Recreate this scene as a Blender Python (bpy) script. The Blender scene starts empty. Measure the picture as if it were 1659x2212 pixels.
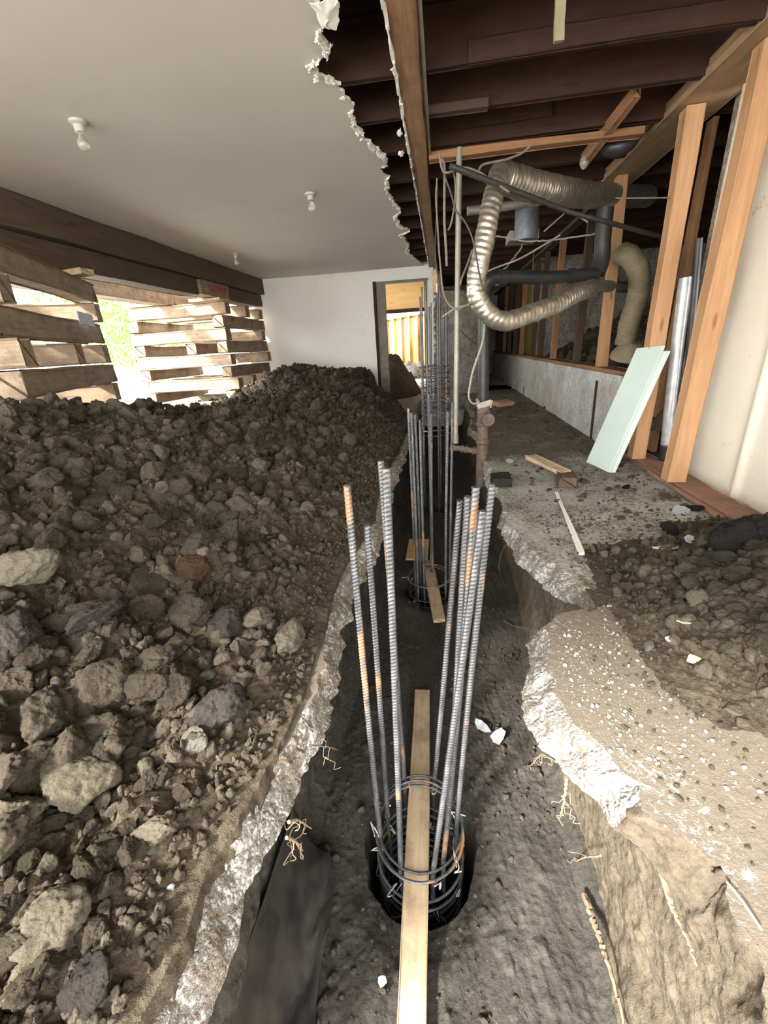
import bpy, bmesh, math, random
import numpy as np
from mathutils import Vector, Matrix
random.seed(7); rng = np.random.default_rng(11)
S = bpy.context.scene; COL = S.collection
PI = math.pi; R_ = math.radians

# ------------------------------------------------------------------ camera
FPX, PITCH, YAW, ROLL, HC = 900.0, R_(21.67), R_(8.64), R_(3.4), 1.0
def cam_basis():
    cp, sp, cy, sy = math.cos(PITCH), math.sin(PITCH), math.cos(YAW), math.sin(YAW)
    f = Vector((-sy*cp, cy*cp, -sp)); r0 = Vector((cy, sy, 0)); d0 = f.cross(r0)
    if d0.z > 0: d0 = -d0
    return math.cos(ROLL)*r0+math.sin(ROLL)*d0, math.cos(ROLL)*d0-math.sin(ROLL)*r0, f
RR, DD, FF = cam_basis()
def at(px, py, X=None, Y=None, Z=None):
    d = (px-829.5)*RR+(py-1106)*DD+FPX*FF; o = Vector((0, 0, HC))
    t = X/d.x if X is not None else (Y/d.y if Y is not None else (Z-HC)/d.z)
    return o+d*t
cd = bpy.data.cameras.new('camera'); cam = bpy.data.objects.new('camera', cd); COL.objects.link(cam)
cam.matrix_world = Matrix(((RR.x, -DD.x, -FF.x, 0), (RR.y, -DD.y, -FF.y, 0), (RR.z, -DD.z, -FF.z, HC), (0, 0, 0, 1)))
cd.sensor_fit = 'VERTICAL'; cd.sensor_height = 24; cd.lens = FPX/2212*24; cd.clip_start = .02; cd.clip_end = 200
S.camera = cam

# ------------------------------------------------------------------ noise
PERM = rng.permutation(4096).astype(np.int64); RND = rng.random(4096)
def hsh(i, j, k=0, s=0):
    return PERM[(PERM[(PERM[(i+s*57) & 4095]+j) & 4095]+k+s) & 4095]
def vnoise(x, y, z=None, s=0):
    if z is None: z = np.zeros_like(x)
    xi, yi, zi = np.floor(x).astype(np.int64), np.floor(y).astype(np.int64), np.floor(z).astype(np.int64)
    u, v, w = x-xi, y-yi, z-zi
    u, v, w = u*u*(3-2*u), v*v*(3-2*v), w*w*(3-2*w)
    def c(a, b, d): return RND[hsh(xi+a, yi+b, zi+d, s)]
    a = (c(0,0,0)*(1-u)+c(1,0,0)*u)*(1-v)+(c(0,1,0)*(1-u)+c(1,1,0)*u)*v
    b = (c(0,0,1)*(1-u)+c(1,0,1)*u)*(1-v)+(c(0,1,1)*(1-u)+c(1,1,1)*u)*v
    return (a*(1-w)+b*w)*2-1
def fbm(x, y, z=None, o=4, s=0, g=.5):
    t = 0; a = 1; f = 1; n = 0
    for k in range(o):
        t = t+a*vnoise(x*f+k*17.3, y*f+k*5.1, None if z is None else z*f, s+k); n += a; a *= g; f *= 2.03
    return t/n
def smooth(a, b, x):
    t = np.clip((x-a)/(b-a), 0, 1); return t*t*(3-2*t)
def clodfield(x, y, cell, s, dens=.8, steep=1.0, lo=.45, hi=.95):
    """polyhedral lumps on a plane: height over the base (metres) and a random id per lump"""
    ci, cj = np.floor(x/cell).astype(np.int64), np.floor(y/cell).astype(np.int64)
    best = np.zeros_like(x); idv = np.full_like(x, -1.)
    for di in (-1, 0, 1):
        for dj in (-1, 0, 1):
            a, b = ci+di, cj+dj
            h = [RND[hsh(a, b, q, s)] for q in range(14)]
            r = cell*(lo+(hi-lo)*h[0]**1.5)*.75
            dx = (x-(a+h[1])*cell)/r; dy = (y-(b+h[2])*cell)/r
            cap = .35+.4*h[3]+(h[4]-.5)*.9*dx+(h[5]-.5)*.9*dy
            for k in range(6):
                th = 2*PI*(k+(h[6+k]-.5)*.9)/6+h[12]*6
                cap = np.minimum(cap, (.55+.4*h[(6+k*3) % 13]-(dx*np.cos(th)+dy*np.sin(th)))*(1.2+1.6*h[(k*5+2) % 13])*steep)
            cap = np.where(h[13] < dens, cap*r, 0)
            m = cap > best
            best = np.where(m, cap, best); idv = np.where(m, h[1]*.5+h[5]*.5, idv)
    return best, idv

# ------------------------------------------------------------------ mesh helpers
def tag(o, label=None, cat=None, group=None, kind=None):
    if label: o['label'] = label
    if cat: o['category'] = cat
    if group: o['group'] = group
    if kind: o['kind'] = kind
    return o
def link(name, me, m=None, parent=None):
    o = bpy.data.objects.new(name, me); COL.objects.link(o)
    if m is not None:
        for q in (m if isinstance(m, (list, tuple)) else [m]): me.materials.append(q)
    if parent is not None: o.parent = parent
    return o
def obj(name, bm, m, parent=None, sm=True, angle=40):
    me = bpy.data.meshes.new(name); bm.normal_update(); bm.to_mesh(me); bm.free()
    if sm:
        me.polygons.foreach_set('use_smooth', [True]*len(me.polygons))
        try: me.set_sharp_from_angle(angle=R_(angle))
        except Exception: pass
    return link(name, me, m, parent)
def empty(name, loc=(0, 0, 0), **kw):
    o = bpy.data.objects.new(name, None); COL.objects.link(o); o.location = loc; o.empty_display_size = .1
    return tag(o, **kw)
def grid_mesh(name, V, n, m_, mats, attr=None, parent=None, matidx=None):
    me = bpy.data.meshes.new(name); V = np.ascontiguousarray(V, dtype=np.float32).reshape(-1, 3)
    me.vertices.add(len(V)); me.vertices.foreach_set('co', V.ravel())
    i, j = np.meshgrid(np.arange(n-1), np.arange(m_-1), indexing='ij')
    a = (i*m_+j).ravel(); F = np.stack([a, a+1, a+m_+1, a+m_], 1).astype(np.int32)
    me.loops.add(F.size); me.loops.foreach_set('vertex_index', F.ravel())
    me.polygons.add(len(F)); me.polygons.foreach_set('loop_start', np.arange(0, F.size, 4, dtype=np.int32))
    me.polygons.foreach_set('loop_total', np.full(len(F), 4, dtype=np.int32))
    if matidx is not None: me.polygons.foreach_set('material_index', matidx.astype(np.int32))
    me.update(calc_edges=True); me.polygons.foreach_set('use_smooth', np.ones(len(F), bool))
    if attr is not None:
        at_ = me.attributes.new('tint', 'FLOAT', 'POINT'); at_.data.foreach_set('value', attr.astype(np.float32).ravel())
    return link(name, me, mats, parent)
def add_box(bm, c, s, rot=None, bev=0):
    M = Matrix.Translation(c)
    if rot is not None: M = M @ rot.to_4x4()
    r = bmesh.ops.create_cube(bm, size=1, matrix=M @ Matrix.Diagonal((s[0], s[1], s[2], 1)))
    if bev:
        ed = {e for v in r['verts'] for e in v.link_edges}
        bmesh.ops.bevel(bm, geom=list(ed), offset=bev, segments=1, affect='EDGES')
    return r['verts']
def add_cyl(bm, a, b, r0, r1=None, seg=16, cap=True):
    a, b = Vector(a), Vector(b); d = b-a; q = d.to_track_quat('Z', 'Y')
    M = Matrix.Translation((a+b)/2) @ q.to_matrix().to_4x4()
    return bmesh.ops.create_cone(bm, cap_ends=cap, segments=seg, radius1=r0, radius2=r0 if r1 is None else r1, depth=d.length, matrix=M)['verts']
def catmull(P, n):
    P = [Vector(p) for p in P]; P = [2*P[0]-P[1]]+P+[2*P[-1]-P[-2]]; out = []
    for i in range(1, len(P)-2):
        p0, p1, p2, p3 = P[i-1:i+3]
        for k in range(n):
            t = k/n; out.append(.5*((2*p1)+(-p0+p2)*t+(2*p0-5*p1+4*p2-p3)*t*t+(-p0+3*p1-3*p2+p3)*t**3))
    out.append(P[-2]); return out
def resample(P, step):
    d = [0]
    for a, b in zip(P, P[1:]): d.append(d[-1]+(b-a).length)
    n = max(2, int(d[-1]/step)+1); out = []; k = 0
    for i in range(n):
        t = d[-1]*i/(n-1)
        while k < len(d)-2 and d[k+1] < t: k += 1
        u = (t-d[k])/max(1e-9, d[k+1]-d[k]); out.append(P[k].lerp(P[k+1], min(1, max(0, u))))
    return out
def tube(bm, P, rad, seg=8, cap=True):
    """rad: number or function(i, theta, arc) -> radius"""
    P = [Vector(p) for p in P]; n = len(P); T = [(P[min(i+1, n-1)]-P[max(i-1, 0)]).normalized() for i in range(n)]
    N = T[0].orthogonal().normalized(); rings = []; arc = 0
    for i in range(n):
        if i: arc += (P[i]-P[i-1]).length
        N = (N-T[i]*N.dot(T[i])).normalized(); B = T[i].cross(N); ring = []
        for k in range(seg):
            th = 2*PI*k/seg; r = rad if not callable(rad) else rad(i, th, arc)
            ring.append(bm.verts.new(P[i]+(N*math.cos(th)+B*math.sin(th))*r))
        rings.append(ring)
    for a, b in zip(rings, rings[1:]):
        for k in range(seg): bm.faces.new((a[k], a[(k+1) % seg], b[(k+1) % seg], b[k]))
    if cap: bm.faces.new(rings[0][::-1]); bm.faces.new(rings[-1])
def lathe(bm, prof, c, axis=(0, 0, 1), seg=24):
    q = Vector(axis).to_track_quat('Z', 'Y').to_matrix(); c = Vector(c); rings = []
    for r, z in prof:
        rings.append([bm.verts.new(c+q @ Vector((max(r, 1e-4)*math.cos(2*PI*k/seg), max(r, 1e-4)*math.sin(2*PI*k/seg), z))) for k in range(seg)])
    for a, b in zip(rings, rings[1:]):
        for k in range(seg): bm.faces.new((a[k], a[(k+1) % seg], b[(k+1) % seg], b[k]))
    bm.faces.new(rings[0][::-1]); bm.faces.new(rings[-1])
def timber(name, a, b, w, h, m, up=(0, 0, 1), bev=.004, rough=.0025, parent=None, segl=.12, **kw):
    """a sawn timber from a to b (axis centre line), w across, h along 'up'; slightly uneven"""
    a, b = Vector(a), Vector(b); L = (b-a).length; x = (b-a).normalized(); z = Vector(up); z = (z-x*z.dot(x)).normalized(); y = z.cross(x)
    bm = bmesh.new(); n = max(2, int(L/segl)); sd = random.random()*90; rings = []
    for i in range(n+1):
        t = -L/2+L*i/n; ring = []
        for sy, sz in ((-1, -1), (1, -1), (1, 1), (-1, 1)):
            for q in ((0, 1) if sy*sz < 0 else (1, 0)):
                yy, zz = sy*(w/2-(bev if q else 0)), sz*(h/2-(0 if q else bev))
                yy += rough*math.sin(t*5+sd+sy*2)+random.uniform(-1, 1)*rough*.3; zz += rough*math.sin(t*4.1+sd*1.7+sz)+random.uniform(-1, 1)*rough*.3
                ring.append(bm.verts.new((t, yy, zz)))
        rings.append(ring)
    for p, q in zip(rings, rings[1:]):
        for k in range(8): bm.faces.new((p[k], p[(k+1) % 8], q[(k+1) % 8], q[k]))
    f0 = bm.faces.new(rings[0][::-1]); f1 = bm.faces.new(rings[-1])
    bmesh.ops.recalc_face_normals(bm, faces=bm.faces)
    o = obj(name, bm, m, parent, angle=35)
    o.matrix_world = Matrix.Translation((a+b)/2) @ Matrix((x, y, z)).transposed().to_4x4()
    return tag(o, **kw)
def wire(name, P, r, m, parent=None, n=8, seg=6, jit=0, **kw):
    Q = catmull(P, n)
    if jit: Q = [q+Vector((random.gauss(0, jit), random.gauss(0, jit), random.gauss(0, jit))) for q in Q]
    bm = bmesh.new(); tube(bm, Q, r, seg); return tag(obj(name, bm, m, parent), **kw)

# ------------------------------------------------------------------ materials
class NT:
    def __init__(s, name):
        s.m = bpy.data.materials.new(name); s.m.use_nodes = True; s.t = s.m.node_tree; s.n = s.t.nodes
        s.b = s.n['Principled BSDF']; s.tc = s.n.new('ShaderNodeTexCoord')
    def node(s, ty, ins=None, **pr):
        q = s.n.new(ty)
        for k, v in pr.items(): setattr(q, k, v)
        for k, v in (ins or {}).items(): s.put(q.inputs[k], v)
        return q
    def put(s, inp, v):
        if isinstance(v, bpy.types.NodeSocket): s.t.links.new(v, inp)
        elif isinstance(v, bpy.types.Node): s.t.links.new(v.outputs[0], inp)
        else: inp.default_value = v
    def coord(s, scale=(1, 1, 1), src='Object', rot=(0, 0, 0)):
        return s.node('ShaderNodeMapping', {'Vector': s.tc.outputs[src], 'Scale': scale, 'Rotation': rot}).outputs[0]
    def noise(s, sc, co=None, det=5, rough=.6, dist=0): return s.node('ShaderNodeTexNoise', {'Vector': co or s.coord(), 'Scale': sc, 'Detail': det, 'Roughness': rough, 'Distortion': dist}).outputs['Fac']
    def voro(s, sc, co=None, feat='F1', out='Distance', rnd=1): return s.node('ShaderNodeTexVoronoi', {'Vector': co or s.coord(), 'Scale': sc, 'Randomness': rnd}, feature=feat).outputs[out]
    def ramp(s, f, stops, interp='LINEAR'):
        q = s.node('ShaderNodeValToRGB', {'Fac': f}); e = q.color_ramp.elements; q.color_ramp.interpolation = interp
        while len(e) < len(stops): e.new(.5)
        for el, (p, c) in zip(e, stops):
            el.position = p; el.color = (c, c, c, 1) if isinstance(c, (int, float)) else (*c, 1)
        return q.outputs[0]
    def mix(s, f, a, b, mode='MIX'):
        q = s.n.new('ShaderNodeMix'); q.data_type = 'RGBA'; q.blend_type = mode
        s.put(q.inputs[0], f)
        for i, v in ((6, a), (7, b)): s.put(q.inputs[i], (*v, 1) if isinstance(v, tuple) and len(v) == 3 else v)
        return q.outputs[2]
    def math(s, op, a, b=0.0, c=0.0):
        q = s.node('ShaderNodeMath', operation=op); s.put(q.inputs[0], a); s.put(q.inputs[1], b); s.put(q.inputs[2], c); return q.outputs[0]
    def bump(s, h, st, dist, nrm=None):
        q = s.node('ShaderNodeBump', {'Height': h, 'Strength': st, 'Distance': dist})
        if nrm is not None: s.put(q.inputs['Normal'], nrm)
        return q.outputs[0]
    def done(s, col, rough=.9, nrm=None, metal=0, spec=.3):
        s.put(s.b.inputs['Base Color'], (*col, 1) if isinstance(col, tuple) else col); s.put(s.b.inputs['Roughness'], rough)
        s.put(s.b.inputs['Metallic'], metal); s.b.inputs['Specular IOR Level'].default_value = spec
        if nrm is not None: s.put(s.b.inputs['Normal'], nrm)
        return s.m

def m_dirt(name, dark, mid, light, src='attr', fine=1.0, bump=1.0, specks=.5, dd=None):
    s = NT(name); g_ = .41; dark, mid, light = [tuple(q*g_ for q in c_) for c_ in (dark, mid, light)]; dd = dd or .012/fine
    if src == 'attr': t = s.node('ShaderNodeAttribute', attribute_name='tint').outputs['Fac']
    else: t = s.node('ShaderNodeObjectInfo').outputs['Random']
    co = s.coord(src='Object')
    n1 = s.noise(9*fine, co, 6, .65); n2 = s.noise(55*fine, co, 5, .7)
    f = s.math('ADD', s.math('MULTIPLY', t, .55), s.math('MULTIPLY', n1, .5))
    c = s.ramp(f, [(.12, dark), (.5, mid), (.9, light)])
    c = s.mix(s.ramp(n2, [(.3, .0), (.75, .55)]), c, light)
    c = s.mix(s.ramp(n2, [(.28, .65), (.45, .0)]), c, dark)
    v = s.voro(130*fine, co)
    c = s.mix(s.math('MULTIPLY', s.ramp(v, [(.0, 1.), (.16, 0.)]), s.ramp(s.noise(30, co, 2), [(.5, 0.), (.62, specks)])), c, (.5, .46, .4))
    v2 = s.voro(38*fine, co, 'F1')
    h = s.math('ADD', s.math('MULTIPLY', n2, 1.), s.math('MULTIPLY', v2, .5))
    nr = s.bump(h, .8*bump, dd); nr = s.bump(s.noise((260 if src == 'attr' else 160)*fine, co, 3, .7), .6*bump, dd*.3, nr)
    return s.done(c, .95, nr, spec=.15)
M = {}
M['dirt'] = m_dirt('dirt', (.055, .04, .028), (.128, .1, .07), (.3, .245, .175))
M['clod'] = m_dirt('clod_earth', (.05, .038, .028), (.125, .1, .07), (.26, .22, .16), 'obj', .3, 1.2, .3, .008)
M['clod_stuff'] = m_dirt('crumb_earth', (.05, .038, .028), (.125, .1, .072), (.26, .22, .165), 'attr', 1.6)
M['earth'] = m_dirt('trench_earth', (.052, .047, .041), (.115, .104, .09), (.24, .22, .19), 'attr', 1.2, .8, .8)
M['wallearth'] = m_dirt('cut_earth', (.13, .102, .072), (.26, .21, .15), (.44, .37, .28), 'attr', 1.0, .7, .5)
M['tanclod'] = m_dirt('tan_clod', (.16, .13, .095), (.33, .28, .2), (.5, .45, .35), 'obj', .3, 1.2, .3, .008)
M['redclod'] = m_dirt('red_clod', (.1, .05, .028), (.18, .1, .055), (.26, .17, .1), 'obj', .3, 1.2, .3, .008)
M['greyclod'] = m_dirt('grey_clod', (.048, .04, .036), (.1, .086, .078), (.2, .175, .155), 'obj', .3, 1.2, .3, .008)
M['blackclod'] = m_dirt('black_clod', (.015, .013, .012), (.032, .028, .025), (.07, .062, .055), 'obj', .3, 1.2, .3, .008)

def m_concrete(name, a, b, dirt=None, dfac=.5, scale=1, rough_b=.5, agg=0, ydirt=0):
    s = NT(name); co = s.coord()
    n = s.noise(3*scale, co, 6, .65); n2 = s.noise(26*scale, co, 5, .7)
    c = s.mix(s.ramp(n, [(.3, 0.), (.7, 1.)]), a, b); c = s.mix(s.ramp(n2, [(.35, .45), (.6, 0.)]), c, tuple(x*.55 for x in a))
    hh = n2
    if agg:
        v = s.voro(95*scale, co); vc = s.voro(95*scale, co, out='Color')
        gcol = s.ramp(s.node('ShaderNodeSeparateColor', {'Color': vc}).outputs[0], [(0., (.2, .19, .17)), (.4, (.4, .38, .34)), (.75, (.6, .59, .55)), (1., (.78, .77, .74))])
        c = s.mix(s.ramp(v, [(.28, agg), (.45, 0.)]), c, gcol)
        hh = s.math('SUBTRACT', n2, s.math('MULTIPLY', v, 1.2))
    if dirt:
        d1 = s.noise(2.2*scale, co, 8, .78, .3); d2 = s.noise(48*scale, co, 5, .75)
        dm = s.math('ADD', s.math('MULTIPLY', d1, .5), s.math('MULTIPLY', d2, .5))
        if ydirt:
            yy = s.node('ShaderNodeSeparateXYZ', {'Vector': s.tc.outputs['Object']}).outputs[1]
            dm = s.math('ADD', dm, s.math('MULTIPLY', s.ramp(s.math('MULTIPLY', yy, .25), [(.32, 1.), (.44, 0.), (.9, 0.), (1., .8)]), ydirt))
        d = s.ramp(dm, [(.5-dfac*.16, 0.), (.57-dfac*.12, .9)])
        dc = s.mix(s.noise(90, co, 3), dirt, tuple(x*2.1 for x in dirt))
        c = s.mix(d, c, dc)
        sp = s.ramp(s.voro(70, co), [(.0, 1.), (.14, 0.)])
        c = s.mix(s.math('MULTIPLY', sp, s.ramp(s.noise(9, co, 3), [(.48, 0.), (.6, .8)])), c, (.6, .57, .5))
        hh = s.math('ADD', hh, s.math('MULTIPLY', d, .8))
    return s.done(c, .9, s.bump(s.noise(180, co, 3, .7), .4, .003, s.bump(hh, rough_b, .01)), spec=.2)
M['slab'] = m_concrete('slab_concrete', (.33, .312, .275), (.48, .46, .415), (.075, .06, .044), .14, ydirt=.10)
M['fracture'] = m_concrete('broken_concrete', (.22, .21, .19), (.36, .355, .34), (.14, .11, .075), .12, agg=.35, rough_b=.9)
M['fracture_dirty_brightened'] = m_concrete('broken_concrete_dirty_brightened', (.4, .385, .35), (.62, .61, .58), (.17, .13, .09), .16, agg=.6, rough_b=1.0)  # dirty broken edge, its colour brightened to make up for missing sunlight
M['stem'] = m_concrete('stem_wall_concrete', (.5, .51, .51), (.76, .77, .78), (.25, .22, .17), .12)
M['pier'] = m_concrete('pier_concrete', (.3, .28, .25), (.48, .46, .42), (.1, .08, .06), .2)

def m_plaster(name, c, c2, spots=0, bump=.08):
    s = NT(name); co = s.coord(); n = s.noise(1.3, co, 4)
    k = s.mix(s.ramp(n, [(.3, 0.), (.7, 1.)]), c, c2)
    if spots: k = s.mix(s.math('MULTIPLY', s.ramp(s.noise(13, co, 6, .75), [(.6, 0.), (.68, spots)]), s.ramp(s.noise(2.1, co, 2), [(.45, 0.), (.65, 1.)])), k, (.3, .24, .17))
    return s.done(k, .75, s.bump(s.noise(60, co, 5, .6), bump, .004), spec=.25)
M['ceil'] = m_plaster('ceiling_plaster', (.6, .57, .5), (.64, .61, .54))
M['wallp'] = m_plaster('wall_plaster', (.8, .78, .72), (.84, .82, .77), .5)
M['wallr'] = m_plaster('cream_panel', (.68, .62, .52), (.74, .69, .6), .7, .15)
M['white'] = m_plaster('white_plaster_break', (.72, .69, .62), (.8, .78, .72))
M['paper'] = m_plaster('white_paper', (.34, .35, .37), (.22, .23, .25), .7, .8)

def m_wood(name, a, b, grain=1., dirt=0., var=.35, rough=.75, knots=.6):
    s = NT(name); co = s.coord((1.1, 13, 13)); rnd = s.node('ShaderNodeObjectInfo').outputs['Random']
    loc = s.node('ShaderNodeCombineXYZ', {'X': s.math('MULTIPLY', rnd, 37.), 'Y': s.math('MULTIPLY', rnd, 91.), 'Z': rnd})
    co = s.node('ShaderNodeVectorMath', {0: co, 1: loc}, operation='ADD').outputs[0]
    n = s.noise(1.7, co, 5, .6, .8); g = s.noise(6, co, 4, .65)
    c = s.mix(s.ramp(s.math('ADD', s.math('MULTIPLY', n, .6), s.math('MULTIPLY', g, .4)), [(.36, 0.), (.64, 1.)]), b, a)
    c = s.mix(s.math('MULTIPLY', rnd, var), c, b)
    o = s.coord((2.2, 9, 9)); kv = s.voro(1.0, o)
    c = s.mix(s.ramp(kv, [(.07, knots), (.13, 0.)]), c, tuple(x*.35 for x in b))
    if dirt:
        d = s.ramp(s.noise(5, s.coord(), 7, .72), [(.52-.1*dirt, 0.), (.62, dirt)]); c = s.mix(d, c, (.085, .065, .045))
    return s.done(c, rough, s.bump(g, .25*grain, .004), spec=.25)
M['newwood'] = m_wood('fir_stud_wood', (.5, .3, .16), (.38, .2, .1))
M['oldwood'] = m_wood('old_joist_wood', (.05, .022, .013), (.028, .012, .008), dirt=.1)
M['beamwood'] = m_wood('drop_beam_wood', (.4, .25, .145), (.24, .13, .07), dirt=.3)
M['midwood'] = m_wood('aged_stud_wood', (.34, .18, .09), (.2, .1, .05), dirt=.25)
M['darkstud'] = m_wood('dark_stud_wood', (.085, .056, .038), (.05, .032, .022))
M['crib'] = m_wood('crib_timber_wood', (.42, .32, .22), (.22, .16, .11), 1.5, .45, .4)
M['needle'] = m_wood('shoring_beam_wood', (.13, .09, .06), (.07, .048, .033), 1.2, .2)
M['board'] = m_wood('trench_board_wood', (.6, .47, .32), (.47, .34, .21), .8, .4)
M['plate'] = m_wood('redwood_plate', (.33, .17, .12), (.22, .12, .085), 1, .4)
M['topplate'] = m_wood('top_plate_wood', (.4, .27, .16), (.28, .18, .1), 1, .2)
M['ply'] = m_wood('plywood_sheet', (.75, .55, .3), (.6, .42, .2), .6)
M['osb'] = m_wood('fresh_plywood', (.34, .235, .095), (.26, .17, .06), .5, 0, .1)
M['doorwood'] = m_wood('grey_jamb_wood', (.3, .27, .22), (.17, .15, .125), 1, .3)

def m_simple(name, c, rough=.6, metal=0, c2=None, sc=20, bump=.1, spec=.4, trans=0):
    s = NT(name); n = s.noise(sc, None, 5, .65)
    k = s.mix(s.ramp(n, [(.35, 0.), (.65, 1.)]), c, c2 or tuple(x*.7 for x in c))
    if trans: s.b.inputs['Transmission Weight'].default_value = trans
    return s.done(k, rough, s.bump(n, bump, .003), metal, spec)
M['duct'] = m_simple('aluminium_duct', (.56, .52, .44), .4, .85, (.34, .3, .24), 24, .3)
M['ductlite'] = m_simple('cloth_duct', (.22, .185, .115), .7, .2, (.16, .135, .085), 9)
M['abs'] = m_simple('black_plastic_pipe', (.016, .016, .018), .4, 0, (.035, .032, .03), 7)
M['iron'] = m_simple('rusty_iron_pipe', (.1, .062, .042), .8, .1, (.17, .14, .115), 30, .5)
M['galv'] = m_simple('galvanised_conduit', (.36, .34, .29), .55, .5, (.27, .25, .21), 10)
M['wire'] = m_simple('dusty_cable', (.12, .1, .075), .7, 0, (.2, .17, .13), 40)
M['blackwire'] = m_simple('black_cable', (.02, .02, .02), .5, 0, (.05, .045, .04), 40)
M['whitewire'] = m_simple('white_cable', (.36, .34, .3), .6, 0, (.24, .22, .19), 40)
M['tie'] = m_simple('tie_wire', (.75, .76, .78), .4, .3, (.5, .5, .5), 60)
M['root'] = m_simple('root_bark', (.2, .14, .09), .9, 0, (.27, .21, .14), 60, .5)
M['poly'] = m_simple('black_plastic_sheet', (.012, .012, .013), .38, 0, (.05, .045, .04), 6, .25, .5)
M['teal'] = m_simple('pale_green_board', (.52, .64, .6), .55, 0, (.58, .68, .64), 4, .05)
M['porc'] = m_simple('porcelain_socket', (.5, .48, .43), .35, 0, (.42, .4, .35), 12, .05)
M['glass'] = m_simple('bulb_glass', (.8, .78, .72), .12, 0, (.7, .68, .6), 5, 0, .5, .75)
M['brick'] = m_simple('orange_brick', (.5, .22, .12), .85, 0, (.4, .3, .22), 25, .4)
M['cream'] = m_simple('cream_tile', (.42, .33, .21), .6, 0, (.5, .42, .3), 12, .3)
M['leaf'] = m_simple('hedge_leaf', (.2, .32, .08), .6, 0, (.1, .2, .05), 5, 0)
M['out'] = m_concrete('outside_paving', (.74, .72, .68), (.82, .8, .76))
M['redpaint'] = m_simple('red_paint', (.45, .08, .05), .7)
def m_rebar():
    s = NT('rebar_steel'); co = s.coord((1, 1, .25)); n = s.noise(14, co, 5, .6); rnd = s.node('ShaderNodeObjectInfo').outputs['Random']
    c = s.mix(s.ramp(s.noise(60, co, 4), [(.35, 0.), (.65, 1.)]), (.075, .078, .085), (.15, .15, .155))
    w = s.coord((1, 1, .5)); d = s.ramp(s.math('ADD', s.noise(9, w, 3), s.math('MULTIPLY', rnd, .1)), [(.64, 0.), (.7, .8)])
    c = s.mix(d, c, (.3, .16, .075)); return s.done(c, .5, s.bump(n, .2, .002), s.math('MULTIPLY', s.math('SUBTRACT', 1., d), .55), .4)
M['rebar'] = m_rebar()

# ------------------------------------------------------------------ world and light
W = bpy.data.worlds.new('sky'); S.world = W; W.use_nodes = True
bg = W.node_tree.nodes['Background']; sk = W.node_tree.nodes.new('ShaderNodeTexSky')
sk.sky_type = 'HOSEK_WILKIE'; sk.turbidity = 6; sk.ground_albedo = .45
SUN = Vector((-.52, -.75, .62)).normalized(); sk.sun_direction = SUN
W.node_tree.links.new(sk.outputs[0], bg.inputs[0]); bg.inputs[1].default_value = 1.0
wm = W.node_tree.nodes.new('ShaderNodeMix'); wm.data_type = 'RGBA'; wm.inputs[0].default_value = .72
wm.inputs[7].default_value = (1.0, .985, .95, 1)
W.node_tree.links.new(sk.outputs[0], wm.inputs[6]); W.node_tree.links.new(wm.outputs[2], bg.inputs[0]); bg.inputs[1].default_value = 4.1
sl = bpy.data.lights.new('sun', 'SUN'); sl.energy = 5.0; sl.angle = R_(7); sl.color = (1, .95, .87)
so = bpy.data.objects.new('sun', sl); COL.objects.link(so); so.rotation_euler = (-SUN).to_track_quat('-Z', 'Y').to_euler(); so.location = (-4, -5, 6)
S.view_settings.view_transform = 'Standard'; S.view_settings.look = 'None'; S.view_settings.gamma = 1; S.view_settings.exposure = 1.85
S.view_settings.use_curve_mapping = False
S.cycles.use_denoising = True; S.cycles.max_bounces = 8; S.cycles.diffuse_bounces = 6; S.cycles.use_fast_gi = False
S.cycles.sample_clamp_indirect = 6

# ================================================================== THE SETTING
ZC = 2.26; YB = 8.35
ORD = ['first', 'second', 'third', 'fourth', 'fifth', 'sixth', 'seventh', 'eighth', 'ninth', 'tenth', 'eleventh', 'twelfth', 'thirteenth', 'fourteenth', 'fifteenth', 'sixteenth', 'seventeenth', 'eighteenth', 'nineteenth', 'twentieth']
def struct(o): o['kind'] = 'structure'; return o
def fray(P, step, amp, keep_ends=True):
    """resample a polyline of (x, y) and roughen it"""
    Q = resample([Vector((p[0], p[1], 0)) for p in P], step); out = []
    xs = np.array([q.x for q in Q]); ys = np.array([q.y for q in Q])
    n1 = fbm(xs*14, ys*14, o=4, s=3); n2 = fbm(xs*14+50, ys*14, o=4, s=5)
    return [(x+a*amp, y+b*amp) for x, y, a, b in zip(xs, ys, n1, n2)]
# --- ceiling with its torn edge
JAG = [(684, -20), (686, 15), (697, 60), (710, 100), (696, 130), (683, 155), (700, 172), (722, 178), (738, 176), (745, 215), (757, 235), (768, 262), (785, 285), (795, 310), (820, 322), (838, 336), (830, 352), (828, 370), (838, 392), (842, 420), (853, 440), (868, 455), (856, 470), (868, 490), (882, 498), (866, 508), (876, 520), (884, 532), (880, 545), (896, 560), (902, 577)]
jag = [(-.62, -1.6), (-.55, .6), (-.6, 1.3)]+[tuple(at(x, y, Z=ZC))[:2] for x, y in JAG]
jag = [p for p in jag if p[1] < YB-.05]
jf = fray(jag, .014, .05)
def flat_poly(bm, P_, z0, z1):
    from mathutils.geometry import delaunay_2d_cdt
    m = len(P_); vv, _, ff, *_r = delaunay_2d_cdt([Vector(p) for p in P_], [(k, (k+1) % m) for k in range(m)], [], 1, 1e-5)
    for z in (z0, z1):
        T = [bm.verts.new((v.x, v.y, z)) for v in vv]
        for f in ff: bm.faces.new([T[k] for k in f])
    A = [bm.verts.new((p[0], p[1], z0)) for p in P_]; B = [bm.verts.new((p[0], p[1], z1)) for p in P_]
    for k in range(m): bm.faces.new((A[k], A[(k+1) % m], B[(k+1) % m], B[k]))
bm = bmesh.new(); flat_poly(bm, jf+[(-.30, YB-.02), (-3.6, YB-.02), (-3.6, -1.6)], ZC, ZC+.014)
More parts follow.
